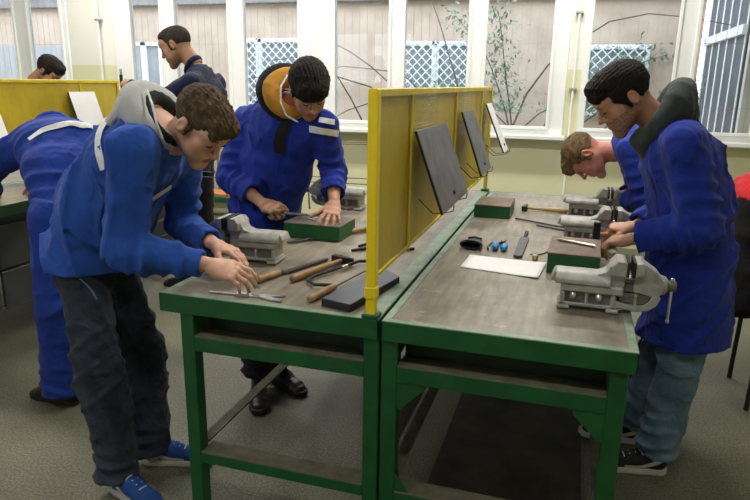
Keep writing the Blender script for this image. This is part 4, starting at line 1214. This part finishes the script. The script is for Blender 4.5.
F.loft((-.20,0,.52), (-.04,0,.80), (.22,.12), (.10,.09), side=(0,1,0), k=.05)
F.loft((-.2,0,.10), (.1,0,.06), .10, .12, k=.04); F.half((0,0,.012), (0,0,-1)); F.crumple(.014, 13, 2)
V, Fc = F.mesh(); C_ = V[Fc].mean(1)
jo = mesh_obj('cloth', V, Fc, ['black_cloth','red_cloth'], r, mid=((C_[:,2] > .56) & (C_[:,0] < -.10+.25*(C_[:,2]-.56)) & (C_[:,0] > -.40)).astype(int))
M['drawer_grey'] = M['drawer_grey'] if 'drawer_grey' in M else simple('dark grey drawer paint', (.03,.034,.034,1), (.05,.055,.055,1), 6, rough=.5)
for o in bpy.data.objects:
    if o.name.split('.')[0] == 'drawer' and o.type == 'MESH': o.data.materials[0] = M['drawer_grey']

def ring(F, c, back, side, R, rb, rf, n=18, k=.02, gap=0, amp=.004, sd=1.):
    """fabric roll round a neck; thick at the back, thin at the throat"""
    c = A(c); back = unit(back); side = unit(A(side)-back*np.dot(side, back)); P = []
    for i in range(n+1):
        t = 2*PI*i/n; m = (1+math.cos(t))/2; P.append((c+(back*math.cos(t)*R[0]+side*math.sin(t)*R[1]), rf+(rb-rf)*m))
    for i in range(n):
        if gap and abs(i+.5-n/2) < gap: continue
        F.loft(P[i][0], P[i+1][0], P[i][1], P[i+1][1], k=k)

# ---- youth in the grey hood, front left
p = Person('person with brown hair, blue jacket, pale grey hood and dark jeans, bent over a caliper',
    dict(sR=(-.83,.00,1.315), eR=(-.862,-.035,.995), wR=(-.605,.040,.953), sL=(-.90,.385,1.27), eL=(-.955,.42,.985), wL=(-.735,.285,.955),
         nk=(-.862,.195,1.405), ch=(-.965,.20,1.27), mid=(-1.115,.215,1.09), pel=(-1.215,.215,.885), waist=(-1.175,.215,.97),
         hipside=(.05,-1,0), kR=(-1.11,.075,.465), kL=(-1.10,.315,.465), aR=(-1.045,.055,.045), aL=(-1.04,.245,.045)), (-1.1,.2,0))
p.body('skin_fair', (-.688,.17,1.388), (.66,-.16,-.73), up=(.2,-.05,1), hair='fringe', hairmat='hair_brown',
    hands=[('R', (.90,.16,-.20), (.25,-.45,.86), [(.28,.55,.35),(.36,.60,.4),(.45,.6,.4),(.55,.6,.4)], dict(tdir=(.30,.85,-.45), tcurl=.3, spread=.06)),
           ('L', (.93,-.08,-.20), (.2,.1,.95), [(.25,.35,.2),(.28,.4,.25),(.35,.4,.25),(.4,.4,.25)], dict(tdir=(.35,.8,-.35), spread=.05))])
p.neck = ((-.845,.185,1.39), .072, (.85,-.1,.15))
p.jacket('blue', sl=(.080,.066,.050), tr=((.185,.165),(.185,.160),(.20,.135)), seed=1.2, fold=.013, crum=.015, hem=(-1.215,.215,.835), hemr=(.176,.152), cuff=.93)
p.ribbon([(-1.013,.12,1.401),(-.991,.05,1.364),(-.957,.0,1.327),(-.928,-.03,1.29),(-.913,-.04,1.255)], .028, 'reflective_stripe', 'reflect', cast=(-.55,.8,-.1), n=16, across=4)
p.ribbon([(-.72,.08,1.17),(-.70,.11,1.195),(-.665,.16,1.225)], .028, 'reflective_stripe', 'reflect', n=8, across=4, cast=(-.9,.3,-.25))
p.ribbon([(-.83,-.07,1.35),(-.875,-.09,1.24),(-.93,-.08,1.15),(-.98,-.04,1.04)], .006, 'sleeve_seam', 'blue')
p.piece('hood', 'hood_grey', (-1.15,-.02,1.18), (-.64,.42,1.60), .006, lambda F: (ring(F, (-.865,.19,1.405), (-.62,.05,.78), (0,1,0), (.092,.103), .044, .024, n=30, k=.03),
    F.ell((-.960,.195,1.412), (.085,.115,.044), axes=[(.86,0,.5),(0,1,0),(-.5,0,.86)], k=.04), F.ell((-1.015,.19,1.380), (.055,.085,.030), axes=[(.86,0,.5),(0,1,0),(-.5,0,.86)], k=.03),
    F.crumple(.005, 26, 2)))
p.piece('collar_lining', 'lining', (-.97,.03,1.28), (-.68,.36,1.60), .005, lambda F: ring(F, (-.830,.185,1.400), (-.60,.05,.80), (0,1,0), (.092,.085), .026, .012, k=.01))
p.piece('cord', 'reflect', (-.95,.0,1.24), (-.62,.36,1.56), .0035, lambda F: [F.loft(a, b, .0042, k=.002) for a, b in (((-.850,.12,1.500),(-.812,.09,1.455)), ((-.812,.09,1.455),(-.79,.075,1.40)), ((-.79,.075,1.40),(-.775,.08,1.35)))])
p.trousers('jeans_dark', r=(.090,.082,.074), hip=(.148,.125), side_off=.075, crum=.011, fold=.014)
p.ribbon([(-1.14,.055,.845),(-1.10,.065,.80),(-1.085,.07,.77)], .006, 'pocket_seam', 'jeans_light', parent=p.tr, bvh=p.trb, n=8)
p.shoe((-1.085,.065,0), (.88,-.26,0), 'shoe_blue', 'rubber_white', stripe='rubber_white')
p.shoe((-1.09,.245,0), (.94,.34,0), 'shoe_blue', 'rubber_white', stripe='rubber_white')

m_ = MB(); m_.lathe((-.487,.080,.945), (-.452,.098,.864), [(0,.002),(.004,.004),(.07,.004),(.09,.001)], 10)
tag(m_.build('scriber', 'steel', None), 'thin bright scriber pinched upright by the hooded youth over the caliper', 'scriber')

# ---- second worker, black hair, ochre lining
p = Person('person with thick black hair and ochre lined collar, blue coat, filing over the green block',
    dict(sR=(-1.075,1.20,1.325), eR=(-1.135,1.11,1.065), wR=(-.895,.985,.975), sL=(-.635,1.12,1.335), eL=(-.615,1.20,1.115), wL=(-.545,1.025,.992),
         nk=(-.85,1.19,1.455), ch=(-.86,1.17,1.29), mid=(-.915,1.19,1.10), pel=(-.985,1.19,.90), hipside=(-.9,-.3,0),
         kR=(-.965,1.02,.49), kL=(-.93,1.14,.49), aR=(-.925,.945,.085), aL=(-.885,1.09,.085)), (-.95,1.15,0))
p.body('skin_tan', (-.668,1.03,1.502), (.42,-.50,-.76), up=(.15,-.4,1), hair='mop', hairmat='hair_black', stub=False,
    hands=[('R', (.88,-.30,-.20), (.1,-.5,.85), GRIP, dict(tdir=(.1,.95,-.3), tcurl=.4, spread=.02)),
           ('L', (.22,-.86,-.38), (.05,.35,.94), SPREAD, dict(tdir=(.75,.65,-.2), tcurl=.1, spread=.26))])
p.neck = ((-.80,1.11,1.46), .085, (.42,-.45,.65))
p.jacket('blue_coat', name='coat', sl=(.078,.070,.058), tr=((.170,.140),(.180,.135),(.205,.130)), hem=(-1.01,1.21,.70), hemr=(.165,.145), seed=2.4, cuff=.72, fold=.015, crum=.015)
p.ribbon([(-.585,.95,1.375),(-.55,.95,1.371),(-.515,.95,1.369)], .024, 'reflective_strip', 'reflect', n=8, across=4, cast=(-.36,.92,-.1))
p.ribbon([(-.625,.93,1.337),(-.56,.93,1.330),(-.49,.93,1.322)], .030, 'reflective_strip', 'reflect', n=10, across=4, cast=(-.36,.92,-.1))
p.ribbon([(-.79,1.02,1.36),(-.80,1.0,1.25),(-.84,1.02,1.10),(-.86,1.03,.98)], .010, 'front_placket', 'blue_coat')
p.piece('collar', 'lining', (-1.08,.94,1.25), (-.56,1.40,1.68), .006, lambda F: (ring(F, (-.812,1.135,1.475), (-.42,.30,.85), (-.8,-.55,.1), (.120,.122), .030, .020, n=28, k=.03), F.crumple(.003, 24, 1)))
p.ribbon([(-.76,.97,1.42),(-.79,.98,1.34),(-.815,1.0,1.26),(-.82,1.0,1.20)], .055, 'shirt_front', 'lining', off=.004)
p.piece('collar_lining', 'ochre', (-1.02,.92,1.25), (-.58,1.34,1.66), .005, lambda F: (ring(F, (-.790,1.105,1.470), (-.42,.30,.85), (-.8,-.55,.1), (.092,.094), .036, .020, n=28, k=.03), F.crumple(.003, 30, 2)))
p.piece('cord', 'reflect', (-.95,.90,1.25), (-.60,1.2,1.62), .0035, lambda F: [F.loft(a, b, .0045, k=.002) for a, b in (((-.79,1.07,1.56),(-.80,1.02,1.51)), ((-.80,1.02,1.51),(-.785,.985,1.44)), ((-.785,.985,1.44),(-.745,.955,1.385)), ((-.745,.955,1.385),(-.69,.95,1.36)))])
p.trousers('black_cloth', name='trousers', r=(.085,.076,.078), hip=(.125,.105), side_off=.07)
p.shoe((-.945,.985,0), (.48,-.88,0), 'leather', 'rubber_black', style='boot', lace='rubber_black')
p.shoe((-.935,1.115,0), (.88,-.47,0), 'leather', 'rubber_black', style='boot', lace='rubber_black')
file_tool((-.875,.945), (-.545,.955), 'bright file gripped by the second worker, reaching over the green block', .11, .010, z=.083, mat='steel', name='file')

# ---- dark haired worker in the long coat, right
p = Person('person with short beard in long blue coat, green hood and jeans, holding a hammer',
    dict(sL=(.856,.745,1.345), eL=(.945,.715,1.055), wL=(.742,.80,.985), sR=(.82,1.11,1.335), eR=(.91,1.15,1.06), wR=(.765,1.055,.980),
         nk=(.815,.93,1.43), ch=(.872,.93,1.28), mid=(.930,.94,1.12), pel=(.965,.94,.90), hipside=(.05,1,0),
         kL=(.965,.855,.50), kR=(.93,1.04,.50), aL=(.925,.845,.085), aR=(.86,1.065,.085)), (.95,.94,0))
p.body('skin_tan', (.655,.925,1.490), (-.74,-.25,-.62), up=(-.2,-.05,1), hair='thick', hairmat='hair_black', stub=True,
    hands=[('L', (-.80,.45,-.24), (0,-.2,1), [(.35,.5,.3),(.45,.6,.4),(.6,.8,.5),(.75,.9,.5)], dict(tdir=(.3,.85,-.3), spread=.06)),
           ('R', (-.95,.10,-.10), (.0,-.15,1), GRIP, dict(tdir=(.2,.9,-.35), tcurl=.4, spread=.02))])
p.neck = ((.79,.93,1.43), .080, (-.7,0,.5))
p.jacket('blue_coat', name='coat', sl=(.082,.074,.056), tr=((.180,.145),(.180,.138),(.195,.128)), hem=(.985,.935,.56), hemr=(.200,.172), seed=3.1, fold=.016, crum=.016, cuff=.93, shoulder=.068)
p.ribbon([(.73,.87,1.33),(.79,.84,1.15),(.82,.84,.95),(.80,.84,.72),(.80,.84,.58)], .010, 'front_placket', 'blue_coat')
p.ribbon([(.83,.68,1.30),(.80,.76,1.26),(.78,.80,1.24)], .006, 'pocket_seam', 'blue_coat', n=10)
for q_ in ((.785,.80,1.20), (.80,.80,.98), (.81,.80,.78)):
    l, n_, _, _ = p.bvh.find_nearest(Vector(q_)); m_ = MB(); m_.lathe(l-n_*.002, l+n_*.006, [(0,.009),(.006,.009),(.008,.006)], 14)
    o = m_.build('button', 'blue_coat', None); o.parent = p.jk; o.location = -Vector(p.base)
p.piece('hood', 'hood_green', (.56,.66,1.16), (1.08,1.2,1.66), .006, lambda F: (ring(F, (.800,.93,1.435), (.50,0,.86), (0,1,0), (.106,.108), .034, .028, n=30, k=.03),
    F.ell((.870,.93,1.450), (.055,.100,.042), axes=[(.9,0,-.42),(0,1,0),(.42,0,.9)], k=.05), F.loft((.735,.92,1.34), (.765,.91,1.26), (.045,.028), (.030,.020), side=(0,1,0), k=.04), F.crumple(.007, 22, 4)))
p.trousers('jeans_light', r=(.090,.082,.080), hip=(.13,.11), side_off=.07, fold=.014, crum=.011, seed=5.)
p.shoe((.975,.865,0), (-.985,-.17,0), 'shoe_black', 'rubber_white', stripe='rubber_white')
p.shoe((.915,1.08,0), (-.99,-.05,0), 'shoe_black', 'rubber_white', stripe='rubber_white')
# hammer held upright over the block
r = empty('hammer', (.615,1.035,.935), math.atan2(.02,.16), 'hammer held by the bearded worker, black head upright beside the middle vise', 'hammer')
m_ = MB(); m_.lathe((-.012,0,.0), (.24,0,.028), [(0,.008),(.03,.009),(.12,.013),(.22,.015),(.25,.014),(.256,.008)], 18); m_.build('handle', 'wood_orange', r)
m_ = MB(); m_.prism([(-.055,-.012),(-.020,-.014),(.020,-.013),(.062,-.004),(.062,.002),(.020,.012),(-.020,.014),(-.055,.012)], -.013, .013, .002, axis='Z', mat=Matrix.Rotation(-PI/2, 4, 'X') @ Matrix.Rotation(PI/2, 4, 'Z')); m_.build('head', 'iron', r)

# ---- blond worker
p = Person('person with short blond hair in a blue coat, bent low over the end vise',
    dict(sL=(.775,1.715,1.225), eL=(.875,1.66,.975), wL=(.775,1.80,.965), sR=(.775,2.075,1.225), eR=(.865,2.12,.975), wR=(.775,1.98,.965),
         nk=(.730,1.89,1.262), ch=(.86,1.89,1.22), mid=(.99,1.89,1.10), pel=(1.06,1.89,.90), hipside=(.02,1,0),
         kL=(1.03,1.80,.49), kR=(1.03,1.98,.49), aL=(1.02,1.79,.085), aR=(1.02,1.99,.085)), (1.03,1.89,0))
p.body('skin_ruddy', (.560,1.88,1.175), (-.16,-.16,-.97), up=(-1,0,.05), hair='blond', hairmat='hair_blond',
    hands=[('L', (-.85,.3,-.15), (0,-.2,1), GRIP, dict(spread=.03)), ('R', (-.9,-.25,-.15), (0,0,1), GRIP, dict(spread=.03))])
p.jacket('blue_coat', name='coat', h=.009, sl=(.078,.068,.052), tr=((.17,.14),(.17,.145),(.195,.125)), hem=(1.07,1.89,.55), hemr=(.19,.17), seed=4.3, cuff=.93)
p.piece('collar', 'blue_coat', (.56,1.70,1.08), (.92,2.08,1.42), .006, lambda F: ring(F, (.725,1.89,1.258), (.2,0,1), (0,1,0), (.082,.085), .020, .015, k=.01))
p.trousers('black_cloth', name='trousers', h=.01, r=(.085,.078,.072), hip=(.125,.105), side_off=.07)
p.shoe((1.065,1.79,0), (-1,0,0), 'leather', 'rubber_black', style='boot', lace='rubber_black')
p.shoe((1.065,1.99,0), (-1,0,0), 'leather', 'rubber_black', style='boot', lace='rubber_black')

# ---- stooping man in overalls, left
p = Person('person in dark blue overalls stooping over the rear bench, pale stripe across the shoulders',
    dict(sL=(-2.165,.80,1.175), eL=(-2.40,.80,1.02), wL=(-2.53,.985,.935), sR=(-1.93,1.13,1.205), eR=(-2.15,1.31,.995), wR=(-2.44,1.28,.935),
         nk=(-2.07,.985,1.262), ch=(-1.99,.92,1.215), mid=(-1.875,.80,1.09), pel=(-1.765,.69,.90), hipside=(.35,.93,0),
         kL=(-1.765,.575,.49), kR=(-1.74,.83,.49), aL=(-1.765,.555,.045), aR=(-1.76,.86,.075)), (-1.8,.68,0))
p.body('skin_tan', (-2.315,1.15,1.125), (-.62,.30,-.72), up=(-.8,.4,.2), hair='thick', hairmat='hair_black',
    hands=[('L', (-.9,.30,-.15), (0,0,1), RELAX, dict()), ('R', (-.95,0,-.15), (0,0,1), RELAX, dict())])
p.jacket('overall', name='overall_top', hem=(-1.755,.675,.76), hemr=(.172,.145), h=.009, sl=(.078,.066,.052), tr=((.155,.125),(.170,.130),(.205,.125)), seed=5.7, fold=.012, crum=.015, shoulder=.072)
p.ribbon([(-2.081,.85,1.225),(-2.035,.9,1.275),(-1.976,1.0,1.298),(-1.887,1.05,1.284)], .028, 'reflective_stripe', 'reflect', off=.008, cast=(-.66,.74,-.1))
p.piece('collar', 'overall', (-2.30,.78,1.1), (-1.9,1.2,1.42), .007, lambda F: ring(F, (-2.095,1.005,1.265), (.2,-.1,1), (.55,.83,0), (.085,.085), .020, .015, k=.01))
p.trousers('overall', name='overall_legs', r=(.098,.100,.104), hip=(.135,.115), side_off=.078, seed=7., h=.009)
p.shoe((-1.69,.55,0), (-1,.02,0), 'leather', 'rubber_black', style='boot', lace='rubber_black')
p.shoe((-1.70,.87,0), (-1,.1,0), 'leather', 'rubber_black', style='boot', lace='rubber_black')

# ---- standing man in navy
p = Person('person with cropped dark hair in a navy top, standing by the windows with hands raised',
    dict(sL=(-2.035,2.215,1.505), eL=(-2.35,2.17,1.34), wL=(-2.635,2.36,1.495), sR=(-2.08,2.60,1.50), eR=(-2.38,2.63,1.34), wR=(-2.65,2.50,1.49),
         nk=(-2.12,2.41,1.605), ch=(-2.04,2.41,1.42), mid=(-2.08,2.41,1.20), pel=(-2.17,2.41,1.0), hipside=(0,1,0),
         kL=(-2.20,2.31,.53), kR=(-2.18,2.51,.53), aL=(-2.19,2.30,.085), aR=(-2.17,2.52,.085)), (-2.0,2.41,0))
p.body('skin_dark', (-2.262,2.40,1.760), (-.85,-.16,-.42), up=(-.1,0,1), hair='crop', hairmat='hair_crop', scale=1.08,
    hands=[('L', (-.85,.2,.10), (.1,-.6,.7), PINCH, dict(spread=.03)), ('R', (-.9,-.15,.10), (0,.4,.8), PINCH, dict(spread=.03))])
p.jacket('navy', name='work_top', h=.009, sl=(.074,.062,.048), tr=((.15,.115),(.155,.12),(.185,.12)), seed=6.1, hem=(-2.19,2.41,.88), hemr=(.155,.12))
p.piece('collar', 'navy', (-2.34,2.2,1.45), (-1.9,2.62,1.82), .006, lambda F: ring(F, (-2.145,2.41,1.625), (.55,0,.83), (0,1,0), (.070,.072), .018, .010, k=.01))
p.trousers('black_cloth', name='trousers', h=.01)
p.shoe((-2.145,2.30,0), (-1,0,0), 'leather', 'rubber_black', style='boot', lace='rubber_black')
p.shoe((-2.125,2.52,0), (-1,.1,0), 'leather', 'rubber_black', style='boot', lace='rubber_black')
r = empty('torch', (-2.775,2.43,1.515), 0, 'small dark tool with a bright tip held up by the man in navy', 'tool')
m_ = MB(); m_.cyl((0,0,-.03), (.0,0,.045), .012); m_.build('grip', 'iron', r)
m_ = MB(); m_.cyl((0,0,.045), (.0,0,.085), .010); m_.build('tip', 'steel', r)

# ---- head behind the rear screen
p = Person('person with black hair behind the rear yellow screen, crown of the head showing over it',
    dict(sR=(-3.88,2.60,1.40), eR=(-3.80,2.55,1.12), wR=(-3.60,2.62,.98), sL=(-3.88,2.98,1.40), eL=(-3.80,3.02,1.12), wL=(-3.60,2.93,.98),
         nk=(-3.87,2.79,1.47), ch=(-3.93,2.79,1.32), mid=(-3.99,2.79,1.12), pel=(-4.03,2.79,.92), hipside=(0,-1,0),
         kR=(-4.02,2.70,.50), kL=(-4.02,2.88,.50), aR=(-4.02,2.69,.085), aL=(-4.02,2.89,.085)), (-4.0,2.79,0))
p.body('skin_dark', (-3.765,2.775,1.578), (.72,.10,-.68), up=(.2,0,1), hair='thick', hairmat='hair_black', h=.014,
    hands=[('R', (.9,.1,-.1), (0,0,1), RELAX, dict(h=.003)), ('L', (.9,-.1,-.1), (0,0,1), RELAX, dict(h=.003))])
p.jacket('overall', h=.011, seed=7.3)
p.trousers('overall', name='trousers', h=.012)
p.shoe((-4.06,2.69,0), (1,0,0), 'leather', 'rubber_black', style='boot', lace='rubber_black')
p.shoe((-4.06,2.89,0), (1,0,0), 'leather', 'rubber_black', style='boot', lace='rubber_black')

# ------------------------------------------------------------------ world and exposure
w = bpy.data.worlds.new('sky'); SC.world = w; w.use_nodes = True
N, L = w.node_tree.nodes, w.node_tree.links; bg = N['Background']
tc = N.new('ShaderNodeTexCoord'); sx = N.new('ShaderNodeSeparateXYZ'); L.new(tc.outputs['Generated'], sx.inputs[0])
rp = N.new('ShaderNodeValToRGB'); rp.color_ramp.elements[0].position = 0; rp.color_ramp.elements[1].position = .8
rp.color_ramp.elements[0].color = (.86,.90,.96,1); rp.color_ramp.elements[1].color = (.68,.80,1,1)
L.new(sx.outputs['Z'], rp.inputs['Fac']); L.new(rp.outputs['Color'], bg.inputs['Color']); bg.inputs['Strength'].default_value = 6.5
vs = SC.view_settings; SC.display_settings.display_device = 'sRGB'
vs.view_transform = 'Standard'; vs.look = 'None'; vs.gamma = 1; vs.use_curve_mapping = False; vs.exposure = 0.0
cy = SC.cycles
cy.use_denoising = True; cy.max_bounces = 7; cy.diffuse_bounces = 4; cy.glossy_bounces = 3; cy.transparent_max_bounces = 12; cy.transmission_bounces = 4
cy.sample_clamp_indirect = 6; cy.caustics_reflective = False; cy.caustics_refractive = False
try: cy.denoiser = 'OPENIMAGEDENOISE'
except Exception: pass
